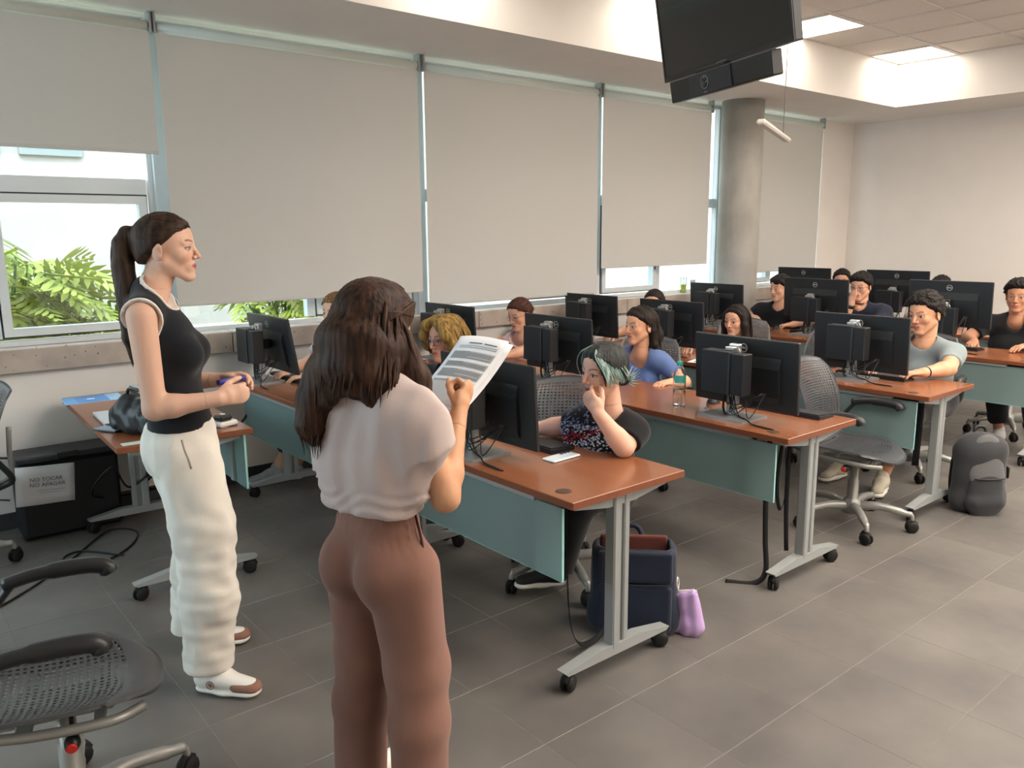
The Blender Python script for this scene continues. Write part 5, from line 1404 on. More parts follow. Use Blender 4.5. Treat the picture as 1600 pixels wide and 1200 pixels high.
for B_, n0, sp in ((BL, 46, .042), (BR, 34, .032)):
    for q in range(n0):
        aa, rr0 = rg.uniform(0, 6.28), rg.uniform(.55, 1.02); o_ = np.array([math.cos(aa), math.sin(aa), 0])*sp*rr0; ln = rg.uniform(-.02, .045)
        top_ = np.array([-.02 if B_ is BR else -.05, B_[0][1]*.95, rg.uniform(0, .05)])
        wavy([tuple(top_+o_*.3)]+[tuple(np.array(p)+o_*(1.0 if i < 3 else .85 if i == 3 else .5)+np.array([0, 0, -ln if i == 4 else 0])) for i, p in enumerate(B_)], rg.uniform(.004, .010), rg.uniform(.004, .0075))
w2.hair(M_h2, cap=.018, line=(.080, .078, .030, -.01), extra=ex2, locks=lk2, h=.0055, strand=.0018, nape=-.2)
w2.strands(M_h2, [((.6, -.3, 1), (-1, -.3, -.1)), ((.3, -.8, .6), (-.9, -.4, -.3)), ((.4, .3, 1), (-1, .3, -.1)), ((0, .9, .5), (-.8, .6, -.4)), ((-.2, 0, 1), (-1, 0, 0))], 130, .021, .0028, 5)
# half-up strands wrapped round the back of the head and the clip
wr = MB()
for q in range(9):
    z = .045+.006*q*.6
    for s_ in (-1, 1):
        wr.tube(spline([w2.loc((.035, s_*.088, .05+.004*q))-w2.base, w2.loc((-.05, s_*.096, .045-.002*q))-w2.base, w2.loc((-.108, s_*.052, .022-.003*q))-w2.base, w2.loc((-.128, s_*.008, .008-.004*q))-w2.base], 6), .0055, 6)
wr.build('half_up_strands', M_h2, w2.hair_o)['kind'] = 'stuff'
MB().box((-.006, -.014, -.005), (.006, .014, .005), R=w2.R, c=w2.loc((-.133, 0, .003))-w2.base, bev=.002).build('hair_clip', mat('clip_pearl', (214, 206, 190), .3), w2.root)

# sheets of paper in her right hand
def sheet_material():
    return mat('paper_white', (228, 230, 234), .8)
M_prt = mat('print_grey', (176, 178, 182), .85); M_prt2 = mat('print_dark', (96, 98, 104), .85)
f2v = f2; yawp = math.radians(8); lp2 = l2*math.cos(yawp)+f2*math.sin(yawp); fp2 = f2*math.cos(yawp)-l2*math.sin(yawp)
dn = unit(-fp2*math.sin(math.radians(52))-U*math.cos(math.radians(52))); rt = -lp2; nrm = np.cross(rt, -dn)
def sheet(label, cen, shift, print_):
    t = thing('paper_sheet', label, 'paper', tuple(cen))
    nu, nv = 8, 10; P = []
    def pt(u, v, lift=0.0): return rt*(u-.5)*.21+dn*(v-.5)*.297+nrm*(.010*math.sin(PI*u)+.012*(v-.5)**2*4+lift)+rt*shift[0]+dn*shift[1]+nrm*shift[2]
    mb = MB(); mb.add([pt(i/(nu-1), j/(nv-1)) for i in range(nu) for j in range(nv)], [(i*nv+j, i*nv+j+1, (i+1)*nv+j+1, (i+1)*nv+j) for i in range(nu-1) for j in range(nv-1)], True)
    o = mb.build('sheet', sheet_material(), t); so = o.modifiers.new('t', 'SOLIDIFY'); so.thickness = .0005
    if print_:
        pb_ = MB(); tx_ = MB(); hd = MB()
        def patch(mb_, u0, u1, v0, v1, lift, n=4): 
            for a in range(n):
                ua, ub = u0+(u1-u0)*a/n, u0+(u1-u0)*(a+1)/n; mb_.add([pt(ua, v0, lift), pt(ua, v1, lift), pt(ub, v1, lift), pt(ub, v0, lift)], [(0, 1, 2, 3)])
        for (v0, v1) in ((.20, .30), (.335, .41), (.435, .55), (.585, .93)):
            patch(pb_, .09, .93, v0, v1, .0006)
            n = int((v1-v0)/.016)
            for q in range(n): patch(tx_, .10, .10+(.80 if q % 4 else .35), v0+.005+q*.016, v0+.005+q*.016+.006, .0010)
        patch(hd, .30, .58, .085, .098, .0008); patch(hd, .62, .86, .085, .098, .0008)
        for q in range(2): patch(tx_, .12, .90, .125+q*.022, .131+q*.022, .0008)
        pb_.build('text_block', M_prt, o); tx_.build('print_lines', M_prt2, o)['kind'] = 'stuff'; hd.build('heading', M_prt2, o)['kind'] = 'stuff'
    return t
pcen = np.array([1.061, 1.844, 0])+f2*.335+U*1.222+np.array([0, 0, 0])
sheet('printed sheet held up by the woman in the taupe shirt', pcen, (0, 0, 0), True)
sheet('second sheet held behind the printed sheet', pcen, (.018, .006, -.006), False)
# ================================================================== THE STUDENTS
U = np.array([0, 0, 1.])
def student(label, hc, hyaw, hpitch=0, hroll=0, hs=1.0, byaw=180, male=False, skin=(204, 156, 126), back=.20, sw=.16, build=1.0, pz=.53, nbx=.03, lean=.45):
    hc = np.array(hc, float); f = np.array([math.cos(math.radians(byaw)), math.sin(math.radians(byaw)), 0])
    nb = hc-U*.178*hs-f*nbx; pel = np.array([nb[0], nb[1], pz])-f*back; ch = nb+(pel-nb)*lean-U*.02+f*.02
    if male: sw = sw+.02
    return Person(label, (pel[0], pel[1], 0), hc, hyaw, hpitch, hroll, hs, byaw, nb, ch, pel, sw=sw, male=male, skin=skin, build=build)
def sit_legs(p, m, shoes='plain', spread=.10, fwd=.40, foot=None, hem=.09, dx=0.0, sole=None, radii=(.088, .070, .055)):
    for side, q in (('L', 1), ('R', -1)):
        k = p.pel+p.f*fwd+p.l*q*spread; k[2] = .50; a = k+p.f*(.02+dx); a[2] = .10
        if foot and side in foot: k, a = [np.array(v, float) for v in foot[side]]
        p.set_leg(side, k, a)
    if shoes == 'plain': shoes = M_blksh
    if shoes:
        for side in ('L', 'R'):
            H, K, A = p.leg[side]; d = unit(((A-H)*np.array([1, 1, 0])))
            shoe(p.root, p.base, A-d*.05, d, shoes, sole or M_white, .26)
def rest_arm(p, side, wrist, elbow=None, **kw):
    S = p.shL if side == 'L' else p.shR; q = 1 if side == 'L' else -1
    W = np.array(wrist, float); E = np.array(elbow, float) if elbow is not None else np.array([*((S[:2]+W[:2])/2+p.l[:2]*q*.05-p.f[:2]*.04), TT+.06])
    p.set_arm(side, E, W, **kw)
M_jean = cloth_mat('denim_dark', (40, 44, 56)); M_blackc = cloth_mat('black_cotton', (24, 24, 27), bs=600)
M_greysh = mat('shoe_grey_knit', (150, 152, 156), .8, var=.1, scale=60); M_beigesh = mat('shoe_beige', (196, 186, 166), .75, var=.06, scale=30)
M_blksh = mat('shoe_black', (26, 26, 29), .7)
DARKH = hair_mat('black', (20, 16, 15), (46, 36, 31)); BLKH = hair_mat('soft_black', (16, 14, 14), (40, 34, 32), (90, 90, 60))
rgs = random.Random(9)
def side_hair(z1=-.22, r=.03, fx=.0, back=True, out=.092):
    E_ = []
    for s_ in (-1, 1): E_ += chain([np.array(p) for p in [(.012+fx, s_*.072, .045), (.006+fx, s_*out, -.03), (-.004+fx, s_*(out+.004), -.12), (.0+fx, s_*(out-.004), z1)]], [r*.75, r, r, r*.55], k=.02)
    if back: E_ += chain([np.array(p) for p in [(-.08, 0, .02), (-.095, 0, -.08), (-.10, 0, z1)]], [.055, .062, .045], k=.03)
    return E_
def hanging_locks(n, z1, az0=1.2, az1=5.1, r0=.098, lr=.007):
    out = []
    for q in range(n):
        az = rgs.uniform(az0, az1); c, s_ = math.cos(az), math.sin(az); rr = r0+rgs.uniform(0, .012); zz = z1+rgs.uniform(-.03, .03)
        out.append(([(-.012+c*rr*.6, s_*rr*.55, .10), (-.012+c*rr*1.05, s_*rr*.88, .04), (-.012+c*rr*1.12, s_*rr*1.0, -.04), (-.012+c*rr*1.08+rgs.uniform(-.01, .01), s_*rr*1.02+rgs.uniform(-.01, .01), (zz-.04)/2-.02), (-.012+c*rr*1.0, s_*rr*1.0, zz)], lr*rgs.uniform(.7, 1.2)))
    return out

# --- student by the window in the front row
a = student('brown haired student half hidden behind the woman in taupe', (2.448, 4.758, 1.150), 199, -6, byaw=190, skin=(210, 164, 136), back=.22)
rest_arm(a, 'L', (2.16, 4.62, .775), (2.38, 4.50, .80), palm=(0, 0, -1), curl=.3, thumb=.3); rest_arm(a, 'R', (2.13, 4.86, .775), curl=.35)
sit_legs(a, None, M_greysh, foot={'L': ((2.35, 4.80, .50), (2.22, 5.02, .10)), 'R': ((2.30, 4.95, .50), (2.10, 5.04, .10))})
a.build_body(); a.shirt(cloth_mat('cream_knit', (206, 196, 182))); a.pants(cloth_mat('denim_dark', (40, 44, 56)), hem=.6, radii=(.088, .07, .06))
a.hair(hair_mat('brown', (84, 62, 44), (140, 108, 76)), cap=.012, line=(.080, .068, -.01, .004), extra=chain([np.array(p) for p in [(-.10, 0, .0), (-.13, 0, -.08), (-.12, 0, -.2)]], [.025, .03, .015]))
a.strands(hair_mat('brown', (84, 62, 44), (140, 108, 76)), [((1, -.25, .6), (-1, 0, .05)), ((.75, -.75, .3), (-1, -.1, 0)), ((1, .25, .6), (-1, 0, .05)), ((.75, .75, .3), (-1, .1, 0)), ((.4, 0, 1), (-1, 0, .1))], 60, .011)
# --- blond student in glasses
a = student('blond student in glasses and dark printed shirt in the front row', (2.610, 3.758, 1.048), 188, -2, 4, hs=1.08, byaw=185, skin=(206, 152, 124), back=.2, sw=.17)
rest_arm(a, 'L', (2.26, 3.62, .775), curl=.4); rest_arm(a, 'R', (2.26, 3.90, .775), curl=.4)
sit_legs(a, None, M_blksh); a.build_body(hh=.003, brow=(58, 42, 32)); sh_ = a.shirt(cloth_mat('charcoal_tee', (36, 37, 42)), neck=(.07, .07, .05))
a.pants(M_jean)
bl = hair_mat('olive_blond', (86, 64, 30), (154, 122, 64), (60, 60, 8))
curt = []
for s_ in (-1, 1): curt += chain([np.array(p) for p in [(.040, s_*.012, .118), (.082, s_*.050, .085), (.078, s_*.080, .030), (.045, s_*.094, -.030), (.008, s_*.098, -.060)]], [.020, .026, .026, .024, .010], k=.018)
curt += chain([np.array(p) for p in [(-.06, 0, .07), (-.10, 0, .0), (-.105, 0, -.09)]], [.05, .055, .02], k=.03)
lk = []
for q in range(46):
    s_ = rgs.choice((-1, 1)); t = rgs.uniform(0, 1)
    lk.append(([(.03-.09*t, s_*.008, .122), (.075-.12*t, s_*(.055+.01*t), .095), (.078-.13*t, s_*(.090+rgs.uniform(-.004, .008)), .03), (.048-.12*t, s_*(.104+rgs.uniform(-.006, .008)), -.035), (.02-.12*t+rgs.uniform(-.02, .01), s_*(.108+rgs.uniform(-.01, .02)), -.075-rgs.uniform(0, .025))], rgs.uniform(.006, .011)))
a.hair(bl, cap=.022, line=(.075, .085, .02, -.02), extra=curt, locks=lk, strand=.0022, nape=-.10)
a.glasses(mat('glasses_wire', (120, 112, 104), .3, metal=.6), .022)
pr_ = MB()
for q in range(9):
    y = -.05+.012*q; pr_.tube([a.chest+a.f*.135+a.l*y+U*(.03+.02*math.sin(q*2.1))-a.base, a.chest+a.f*.135+a.l*(y+.014)+U*(.045+.02*math.sin(q*1.3))-a.base], .003, 5)
pr_.build('shirt_print', mat('print_white', (206, 206, 210), .8), sh_)['kind'] = 'stuff'
# --- student with teal streaked hair, chin on hand
a = student('student with teal streaked hair and black printed shirt, hand at mouth', (2.392, 2.306, 1.072), 175, -3, -3, hs=.98, byaw=186, skin=(216, 170, 146), back=.16, sw=.148, build=1.02)
a.pel = np.array([2.57, 2.50, .53]); a.chest = a.nb+(a.pel-a.nb)*.42-U*.02
a.nb = a.nb+np.array([.02, 0, -.015])
a.shL = a.nb+a.l*.118-U*.06; a.shR = a.nb-a.l*.148-U*.055
a.set_arm('L', (2.372, 2.165, .780), (2.290, 2.228, .918), hdir=(-.06, .62, .70), palm=(.95, .15, .05), fingers=(.45, .95, 1.15, 1.25), thumb=.25)
a.set_arm('R', (2.40, 2.56, .79), (2.30, 2.66, .775), curl=.35)
sit_legs(a, None, None, foot={'L': ((2.42, 2.45, .50), (2.36, 2.55, .12)), 'R': ((2.50, 2.60, .50), (2.52, 2.70, .12))})
a.build_body(h=.009, hh=.0028, hhand=.0034, lip=(182, 108, 100), brow=(60, 44, 38))
sh_ = a.shirt(M_blackc, h=.008, sleeve=.70, neck=(.076, .08, .06), noise=(.005, 30), sleeve_r=1.06)
a.pants(M_blackc)
for A_, d in (((2.345, 2.565), (-.35, .2)), ((2.50, 2.72), (-.6, .2))): shoe(a.root, a.base, (A_[0]+.06, A_[1]-.03), d, M_blksh, M_white, .25, z=.045)
def feather_hair(p):
    m1 = hair_mat('black_teal', (24, 22, 22), (58, 62, 60)); ex = chain([np.array(q) for q in [(-.08, 0, .0), (-.11, 0, -.045), (-.135, -.01, -.065)]], [.035, .032, .016], k=.02)
    for s_ in (1,): ex += chain([np.array(q) for q in [(.045, s_*.020, .112), (.078, s_*.048, .078), (.062, s_*.074, .020), (.050, s_*.078, -.045)]], [.012, .013, .010, .003], k=.012)
    p.hair(m1, cap=.016, line=(.082, .070, .004, .0), extra=ex, strand=.002, nape=-.075)
    mt = hair_mat('teal_silver', (92, 128, 124), (168, 186, 180)); mb = MB()
    for q in range(46):
        s_ = 1 if q % 6 else -1; t = rgs.uniform(0, 1)**1.3; j_ = lambda: rgs.uniform(-.006, .006)
        mb.tube(spline([p.loc((.05-.07*t, s_*.016, .118+.003*t))-p.base, p.loc((.088-.09*t+j_(), s_*.054, .084+j_()))-p.base, p.loc((.076-.12*t+j_(), s_*.088, .026+j_()))-p.base, p.loc((.045-.13*t+j_(), s_*(.086+.004*t), -.03-.02*(1-t)*rgs.uniform(.3, 1.6)))-p.base], 5), [.0022]*8+[.0020]*6+[.0008]*2, 5)
    for q in range(16):
        aa = rgs.uniform(0, 2*PI); mb.tube(spline([p.loc((-.11, 0, -.05))-p.base, p.loc((-.145, .02*math.cos(aa), -.06+.02*math.sin(aa)))-p.base, p.loc((-.175+rgs.uniform(-.01, .01), .045*math.cos(aa), -.05+.045*math.sin(aa)))-p.base], 4), [.004]*5+[.003, .002, .001, .0006], 5)
    mb.build('teal_strands', mt, p.hair_o)['kind'] = 'stuff'
feather_hair(a)
# printed beaded motif on the chest
pr_ = {0: MB(), 1: MB(), 2: MB()}
from mathutils.bvhtree import BVHTree
bv = BVHTree.FromPolygons([v.co for v in sh_.data.vertices], [tuple(q.vertices) for q in sh_.data.polygons])
def chest_pt(p, y, z):
    o_ = p.chest+p.l*y*1.25+U*(z*1.2+.075)+p.f*.6-p.base; h_ = bv.ray_cast(Vector(o_), Vector(-p.f)); return np.array(h_[0])+p.f*.001 if h_[0] is not None else np.array([0, 0, .6])
rr_ = random.Random(4)
for k in range(5):                                        # pointed leaves
    y0 = -.085+.042*k; zt = .125-.012*abs(k-2)
    for q in range(46):
        t = rr_.random(); wv = .020*(1-t)*rr_.uniform(-1, 1); c = chest_pt(a, y0+wv, .015+t*(zt-.02)); pr_[0].box((-.0022, -.0022, -.0022), (.0022, .0022, .0022), c=c)
for q in range(420):
    y, z = rr_.uniform(-.115, .105), rr_.uniform(-.07, .03); k = 1 if (abs(z+.005-.03*math.sin(14*y)) < .012 and rr_.random() < .7) or math.hypot(y+.055, z+.02) < .022 else rr_.choice((0, 2, 2)); c = chest_pt(a, y, z)
    pr_[k].box((-.0024, -.0030, -.0024), (.0024, .0030, .0024), c=c)
for k, (n_, rgb) in enumerate((('blue_beads', (120, 134, 170)), ('red_beads', (176, 44, 50)), ('white_beads', (206, 206, 208)))): pr_[k].build(n_, mat('print_'+n_, rgb, .7), sh_)['kind'] = 'stuff'
# --- student in pink tank top
a = student('student in pink tank top and glasses looking down in the second row', (3.934, 4.677, 1.035), 186, -16, byaw=192, skin=(206, 156, 128), back=.2, sw=.15, build=.95)
rest_arm(a, 'L', (3.52, 4.42, .78), (3.72, 4.40, .80), curl=.3); rest_arm(a, 'R', (3.55, 4.78, .78), curl=.3)
sit_legs(a, None); a.build_body(); a.pants(M_jean)
tank(a, cloth_mat('pink_rib', (226, 196, 190)), cloth_mat('pink_trim', (222, 190, 186)), [(a.shR-a.l*.02-U*.02, (.085, .075, .095)), (a.shL+a.l*.02-U*.02, (.085, .075, .095))], a.nb+a.f*.05+U*.02, (.10, .085, .10), .45, h=.011)
a.hair(hair_mat('dark_auburn', (44, 26, 20), (84, 52, 38)), cap=.013, line=(.080, .070, -.008, .004), extra=[sdf_ell((-.118, 0, .0), .032, k=.02)])
a.glasses(mat('glasses_wire', (120, 112, 104), .3, metal=.6), .021)
a.strands(hair_mat('dark_auburn', (44, 26, 20), (84, 52, 38)), [((1, -.25, .6), (-1, 0, .05)), ((.75, -.75, .3), (-1, -.1, 0)), ((1, .25, .6), (-1, 0, .05)), ((.75, .75, .3), (-1, .1, 0)), ((.4, 0, 1), (-1, 0, .1))], 70, .012)
# --- student in blue v-neck
a = student('student in blue buttoned shirt looking away in the second row', (3.871, 3.414, 1.058), 171, -2, byaw=196, skin=(212, 160, 128), back=.15, sw=.138, build=.92)
a.set_arm('L', (3.97, 3.13, .72), (3.78, 3.10, .74), curl=.3); a.set_arm('R', (3.80, 3.66, .79), (3.58, 3.58, .78), curl=.4)
sit_legs(a, None); a.build_body(hh=.003, brow=(34, 24, 20)); a.pants(M_jean)
sh_ = a.shirt(cloth_mat('blue_rib', (92, 112, 158), bs=300), h=.009, sleeve=.60, neck=(.095, .070, .105), neck_off=(.055, .0), noise=(.005, 34), sleeve_r=1.0, grow=.007)
for q in range(3): MB().lathe([(.004, 0), (.004, .002), (0, .003)], tuple(a.chest+a.f*.142+U*(.055-.024*q)-a.base), R=rotm(math.radians(196), PI/2, 0), n=10).build('button', M_white, sh_)
a.hair(DARKH, cap=.014, line=(.082, .068, -.004, .002), extra=chain([np.array(p) for p in [(-.075, .01, .03), (-.095, .03, -.07), (-.075, .045, -.16), (-.05, .05, -.23)]], [.05, .05, .04, .012], k=.03)+side_hair(-.12, .016, -.045, False, .076), locks=hanging_locks(14, -.18, 2.2, 4.0, .092))
a.strands(DARKH, [((.5, -.12, 1), (-.1, -1, -.3)), ((.0, -.1, 1), (-.5, -1, -.2)), ((.5, .12, 1), (-.1, 1, -.3)), ((.0, .1, 1), (-.5, 1, -.2)), ((-.4, 0, 1), (-1, 0, -.4))], 90, .013)
# --- student whose forehead shows over a monitor
a = student('dark haired student whose forehead shows above a third row monitor', (5.342, 4.559, 1.040), 200, -8, skin=(206, 156, 126), back=.2)
a.set_arm('L', (5.10, 4.42, .80), (5.20, 4.50, .95), hdir=(.3, .1, .8), palm=(.6, .6, 0), curl=.8); rest_arm(a, 'R', (4.98, 4.70, .78))
sit_legs(a, None); a.build_body(h=.013, hh=.0042, hhand=.006); a.shirt(cloth_mat('dusty_rose', (170, 130, 124)), h=.013); a.pants(M_jean, h=.015)
a.hair(DARKH, cap=.010, line=(.076, .072, 0, .004), extra=side_hair(-.2, .024, -.03), h=.006)
# --- long haired student in white
a = student('long dark haired student in white top in the third row', (5.345, 3.727, .955), 183, -4, skin=(208, 158, 130), back=.14, sw=.155, build=.95, hs=1.02)
rest_arm(a, 'L', (4.95, 3.60, .78)); rest_arm(a, 'R', (4.95, 3.86, .78))
sit_legs(a, None); a.build_body(h=.012, hh=.0034, hhand=.006, brow=(34, 24, 20)); a.shirt(cloth_mat('white_cotton', (224, 212, 206)), h=.012); a.pants(M_jean, h=.015)
a.hair(DARKH, cap=.014, line=(.078, .074, .030, .0), extra=side_hair(-.20, .027, .012, True, .086), locks=hanging_locks(24, -.20, 1.2, 5.1, .094), h=.005)
a.strands(DARKH, [((.5, -.12, 1), (-.1, -1, -.3)), ((.0, -.1, 1), (-.5, -1, -.2)), ((.5, .12, 1), (-.1, 1, -.3)), ((.0, .1, 1), (-.5, 1, -.2)), ((-.4, 0, 1), (-1, 0, -.4))], 90, .013)
# --- student in grey T-shirt
a = student('curly haired student in grey T-shirt typing in the third row', (5.427, 2.333, 1.104), 168, -9, 2, hs=1.1, byaw=184, male=True, skin=(206, 154, 122), back=.14, sw=.165, build=1.05)
a.set_arm('L', (5.215, 2.075, .795), (5.005, 2.130, .788), hdir=(-.75, .62, -.05), palm=(0, 0, -1), curl=.35, thumb=.2); a.set_arm('R', (5.22, 2.62, .80), (4.99, 2.47, .785), curl=.35)
sit_legs(a, None, None, foot={'L': ((5.04, 2.22, .50), (4.985, 2.315, .10)), 'R': ((5.05, 2.52, .50), (5.06, 2.62, .10))})
a.build_body(h=.010, hh=.003, hhand=.004, brow=(40, 30, 25)); a.shirt(cloth_mat('grey_tee', (128, 138, 140), bs=600), h=.0085, sleeve=.66, neck=(.072, .078, .058), noise=(.009, 30), sleeve_r=1.08)
a.pants(M_blackc, h=.011, hem=.55, radii=(.09, .075, .06))
for A_, d in (((5.03, 2.33), (-.95, -.25)), ((5.10, 2.63), (-.95, .1))): shoe(a.root, a.base, A_, d, M_beigesh, M_white, .275)
a.hair(BLKH, cap=.020, line=(.076, .068, .010, .012), extra=[sdf_ell((.045, 0, .095), (.05, .06, .030), k=.02), sdf_ell((.0, 0, .118), (.065, .06, .022), k=.02)], curl=.0045, strand=0, nape=-.07, h=.0042)
a.band('L', M_blk, .90, .034, .012)
# --- student in black T-shirt, both hands on the table
a = student('dark haired student in black T-shirt with both hands on the table', (6.901, 4.332, 1.106), 168, -6, hs=1.02, byaw=190, male=True, skin=(210, 160, 130), back=.16, sw=.18)
a.set_arm('R', (6.86, 4.60, .82), (6.80, 4.475, .775), hdir=(-.3, -.5, -.05), curl=.3, thumb=.2, spread=.1); a.set_arm('L', (6.98, 4.03, .82), (6.83, 4.14, .775), hdir=(-.7, .5, -.05), curl=.4, thumb=.2, spread=.1)
sit_legs(a, None); a.build_body(h=.011, hh=.0034, hhand=.0045, brow=(36, 28, 24)); a.shirt(M_blackc, h=.011, sleeve=.68, noise=(.006, 28), sleeve_r=1.22); a.pants(M_jean, h=.015)
a.hair(BLKH, cap=.020, line=(.078, .066, .012, .008), extra=[sdf_ell((.060, .01, .080), (.035, .062, .024), k=.02), sdf_ell((.075, .03, .06), (.018, .03, .016), k=.01)], curl=.003, strand=.001, nape=-.075, h=.005)
# --- student in glasses with a watch, hand over mouth
a = student('student in glasses with a black watch resting his face on his hand', (7.024, 3.601, 1.150), 186, -8, hs=1.03, byaw=195, male=True, skin=(208, 158, 128), back=.16, sw=.18)
a.set_arm('R', (6.93, 3.70, .80), (6.925, 3.625, 1.005), hdir=(.05, -.12, .9), palm=(.85, -.3, 0), curl=.75, thumb=.3); a.set_arm('L', (6.95, 3.36, .80), (6.80, 3.45, .78), curl=.3)
sit_legs(a, None); a.build_body(h=.012, hh=.0034, hhand=.0045, brow=(36, 28, 24)); a.shirt(cloth_mat('navy_tee', (34, 38, 52)), h=.011, sleeve=.66, sleeve_r=1.22); a.pants(M_jean, h=.015)
a.hair(BLKH, cap=.020, line=(.080, .058, .012, .008), extra=[sdf_ell((.060, 0, .085), (.036, .064, .028), k=.02)], curl=.004, strand=0, nape=-.07, h=.005)
a.glasses(M_blk, .022); a.band('R', M_blk, .86, .035, .032, 'watch')
# --- student at the right edge
a = student('dark haired student in black shirt at the right edge of the picture', (7.052, 2.340, 1.130), 189, -4, hs=1.04, byaw=188, male=True, skin=(186, 134, 104), back=.16, sw=.19)
a.set_arm('R', (6.90, 2.62, .79), (6.76, 2.52, .785), hdir=(-.6, -.1, -.1), curl=.3); a.set_arm('L', (6.95, 2.06, .79), (6.75, 2.14, .785), curl=.3)
sit_legs(a, None, None, foot={'R': ((6.72, 2.32, .50), (6.80, 2.295, .10)), 'L': ((6.66, 2.05, .50), (6.72, 2.02, .10))})
a.build_body(h=.011, hh=.0034, hhand=.0045, brow=(30, 24, 20)); a.shirt(cloth_mat('black_polo', (30, 30, 33)), h=.010, sleeve=.66, neck=(.085, .06, .09), neck_off=(.05, .0), noise=(.006, 26), sleeve_r=1.25); a.pants(M_blackc, h=.012, hem=.4)
for A_, d in (((6.86, 2.297), (-.97, -.12)), ((6.78, 2.03), (-.97, -.1))): shoe(a.root, a.base, A_, d, mat('shoe_pale_runner', (196, 194, 196), .7), M_white, .28)
a.hair(BLKH, cap=.026, line=(.076, .066, .008, .010), extra=[sdf_ell((.05, 0, .092), (.045, .066, .03), k=.02)], curl=.0055, strand=0, nape=-.07, h=.005)
# --- two students in the back row
for hc, yaw, lab in (((8.19, 4.414, 1.118), 205, 'student whose eyes show over a fourth row monitor'), ((8.225, 3.412, 1.084), 200, 'student whose hair top shows behind the tallest monitor')):
    a = student('dark haired back row ' + lab, hc, yaw, -4, byaw=190, male=True, skin=(198, 146, 116), back=.16, sw=.18)
    rest_arm(a, 'L', (7.92, hc[1]-.12, .79)); rest_arm(a, 'R', (7.92, hc[1]+.12, .79))
    sit_legs(a, None); a.build_body(h=.014, hh=.0042, hhand=.0065, brow=(36, 28, 24)); a.shirt(cloth_mat('white_cotton', (224, 212, 206)) if hc[1] < 4 else M_blackc, h=.014); a.pants(M_jean, h=.016)
    a.hair(BLKH, cap=.018, line=(.078, .068, .012, .008), curl=.003, strand=0, nape=-.07, h=.006)
# ================================================================== BAGS
M_navy = cloth_mat('navy_nylon', (31, 38, 55), .6, bs=300); M_navy2 = cloth_mat('navy_trim', (26, 32, 46), .6); M_lin = cloth_mat('rust_lining', (98, 52, 46), .8)
def boxy(c, half, R, r, k=.03):
    """rounded box from four edge cones"""
    P = []
    return P
bk = thing('backpack', 'navy open topped backpack leaning under the front row table', 'backpack', (2.405, 2.125, 0), math.radians(45))
inner = sdf_box((.0, 0, .33), (.062, .145, .20), .03, k=.01, neg=True)
sculpt('bag_body', [sdf_box((0, 0, .195), (.088, .175, .185), .05, k=.02), sdf_cone((-.01, -.10, .06), (-.01, .10, .06), .088, .088, k=.06)], .0075, M_navy, bk, (0, 0, 0), 0, lambda G: (setattr(G, 'F', G.F+fold_noise(*G.xyz(), .004, 24, .3, .8)), G.add([inner])))
sculpt('lining', [sdf_box((0, 0, .20), (.072, .158, .08), .03, k=.02)], .010, M_lin, bk, (0, 0, 0))
sculpt('lining_collar', [sdf_box((.055, 0, .33), (.012, .140, .055), .008, k=.01)], .006, M_lin, bk, (0, 0, 0))
sculpt('front_flap', [sdf_box((-.096, 0, .305), (.016, .150, .065), .014, R=rotm(0, .08, 0), k=.02)], .006, M_navy, bk, (0, 0, 0))
sculpt('front_pocket', [sdf_box((-.094, 0, .125), (.020, .150, .100), .018, k=.02)], .006, M_navy, bk, (0, 0, 0))
MB().tube(spline([(-.116, -.14, .236), (-.120, 0, .234), (-.116, .14, .236)], 6), .003, 6).build('zip', M_navy2, bk)
MB().tube(spline([(.07, -.05, .33), (.10, -.02, .40), (.10, .03, .40), (.07, .06, .33)], 6), .011, 8).build('top_handle', M_navy2, bk)
for s_ in (-1, 1): MB().tube(spline([(.07, s_*.07, .33), (.12, s_*.09, .24), (.11, s_*.10, .10), (.07, s_*.11, .03)], 6), .020, 8, flat=((0, 1, 0), .3)).build('shoulder_strap', M_navy2, bk)
ph = thing('pouch', 'small lavender zip pouch hanging from the navy backpack', 'pouch', (2.525, 1.925, 0), math.radians(25))
ph.scale = (1.0, 1.0, 1.15)
M_lav = cloth_mat('lavender', (186, 156, 206), .6)
sculpt('pouch_body', [sdf_box((0, 0, .085), (.022, .048, .080), .018, R=rotm(0, 0, -.25), k=.02), sdf_box((0, .015, .03), (.026, .052, .028), .02, k=.03)], .0045, M_lav, ph, (0, 0, 0), 0, lambda G: setattr(G, 'F', G.F+fold_noise(*G.xyz(), .0035, 110, .4, .4)))
MB().tube(spline([(0, -.028, .168), (0, .0, .167), (0, .035, .160), (0, .062, .152)], 5), .004, 6).build('zip', mat('zip_white', (220, 214, 220), .5), ph)
MB().tube(spline([(0, .05, .160), (.016, .052, .185), (.0, .054, .208), (-.016, .052, .185), (0, .05, .160)], 5), .004, 6).build('key_ring', mat('ring_pearl', (200, 196, 190), .3, metal=.4), ph)
strap('black strap hanging from the navy backpack beside the front table leg', [(2.00, 2.10, .70), (2.00, 2.105, .45), (2.01, 2.10, .18), (2.06, 2.10, .05), (2.18, 2.12, .02), (2.32, 2.13, .10)], (.5, .85, 0), .013)

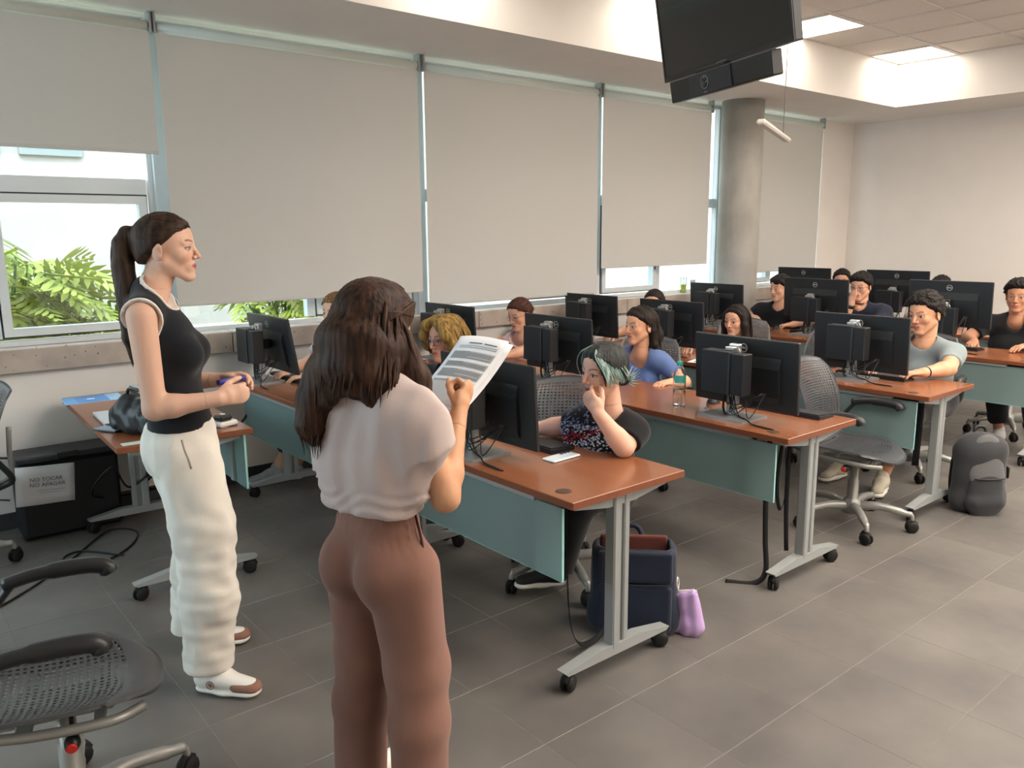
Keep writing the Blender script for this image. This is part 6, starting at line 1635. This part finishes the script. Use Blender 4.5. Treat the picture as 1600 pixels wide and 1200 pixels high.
M_gb = cloth_mat('charcoal_nylon', (54, 55, 58), .7, bs=300); M_gb2 = cloth_mat('grey_nylon', (92, 92, 93), .7, bs=300)
b2 = thing('backpack', 'dark grey backpack standing by the third row table leg', 'backpack', (5.03, 1.775, 0), math.radians(52))
sculpt('bag_body', [sdf_cone((0, -.085, .07), (0, .085, .07), .075, .075, k=.04), sdf_cone((.01, -.075, .36), (.01, .075, .36), .07, .07, k=.08), sdf_ell((0, 0, .22), (.092, .155, .23), k=.06), sdf_ell((.01, 0, .38), (.075, .12, .09), k=.06)], .008, M_gb, b2, (0, 0, 0), 0, lambda G: setattr(G, 'F', G.F+fold_noise(*G.xyz(), .004, 30, .8, .8)))
sculpt('front_pocket', [sdf_cone((-.085, -.07, .08), (-.085, .07, .08), .040, .040, k=.03), sdf_cone((-.080, 0, .08), (-.078, 0, .18), .11, .10, side=(0, 1, 0), flat=.35, k=.03)], .008, M_gb, b2, (0, 0, 0))
sculpt('upper_pocket', [sdf_cone((-.070, 0, .24), (-.050, 0, .39), .105, .085, side=(0, 1, 0), flat=.33, k=.03)], .008, M_gb2, b2, (0, 0, 0))
MB().tube(spline([(-.105, -.09, .225), (-.115, 0, .222), (-.105, .09, .225)], 6), .004, 6).build('zip', M_blk, b2)
MB().tube(spline([(.02, -.03, .46), (.03, -.02, .50), (.03, .03, .50), (.02, .04, .46)], 6), .009, 8).build('top_handle', M_blk, b2)
for s_ in (-1, 1): MB().tube(spline([(.07, s_*.05, .42), (.125, s_*.07, .32), (.12, s_*.085, .16), (.08, s_*.10, .06)], 6), .026, 8, flat=((0, 1, 0), .35)).build('shoulder_strap', M_blk, b2)
MB().box((-.03, -.165, .20), (.03, -.150, .27), bev=.005).build('side_clip', M_blk, b2)

M_lea = mat('black_leather', (30, 34, 38), .38, bump=.3, bscale=60, var=.1, scale=5)
lb2 = thing('handbag', 'slouching black leather bag on the small table', 'bag', (1.02, 3.93, TT), math.radians(20))
sculpt('bag_body', [sdf_box((0, 0, .065), (.105, .165, .062), .045, k=.03), sdf_box((-.01, .02, .11), (.055, .11, .05), .04, R=rotm(.3, .2, .2), k=.05)], .007, M_lea, lb2, (0, 0, 0), 0,
       lambda G: setattr(G, 'F', np.maximum(G.F+fold_noise(*G.xyz(), .009, 40, .2, 1.2)+fold_noise(*G.xyz(), .004, 95, 1.2, .6), .002-G.xyz()[2])))
for s_ in (-1, 1): MB().tube(spline([(s_*.03, -.07, .15), (s_*.045, -.04, .20), (s_*.045, .05, .205), (s_*.03, .09, .15)], 6), .008, 8).build('handle', M_lea, lb2)
MB().box((-.09, -.18, .09), (-.085, -.16, .11), bev=.002).build('buckle', M_silver, lb2)
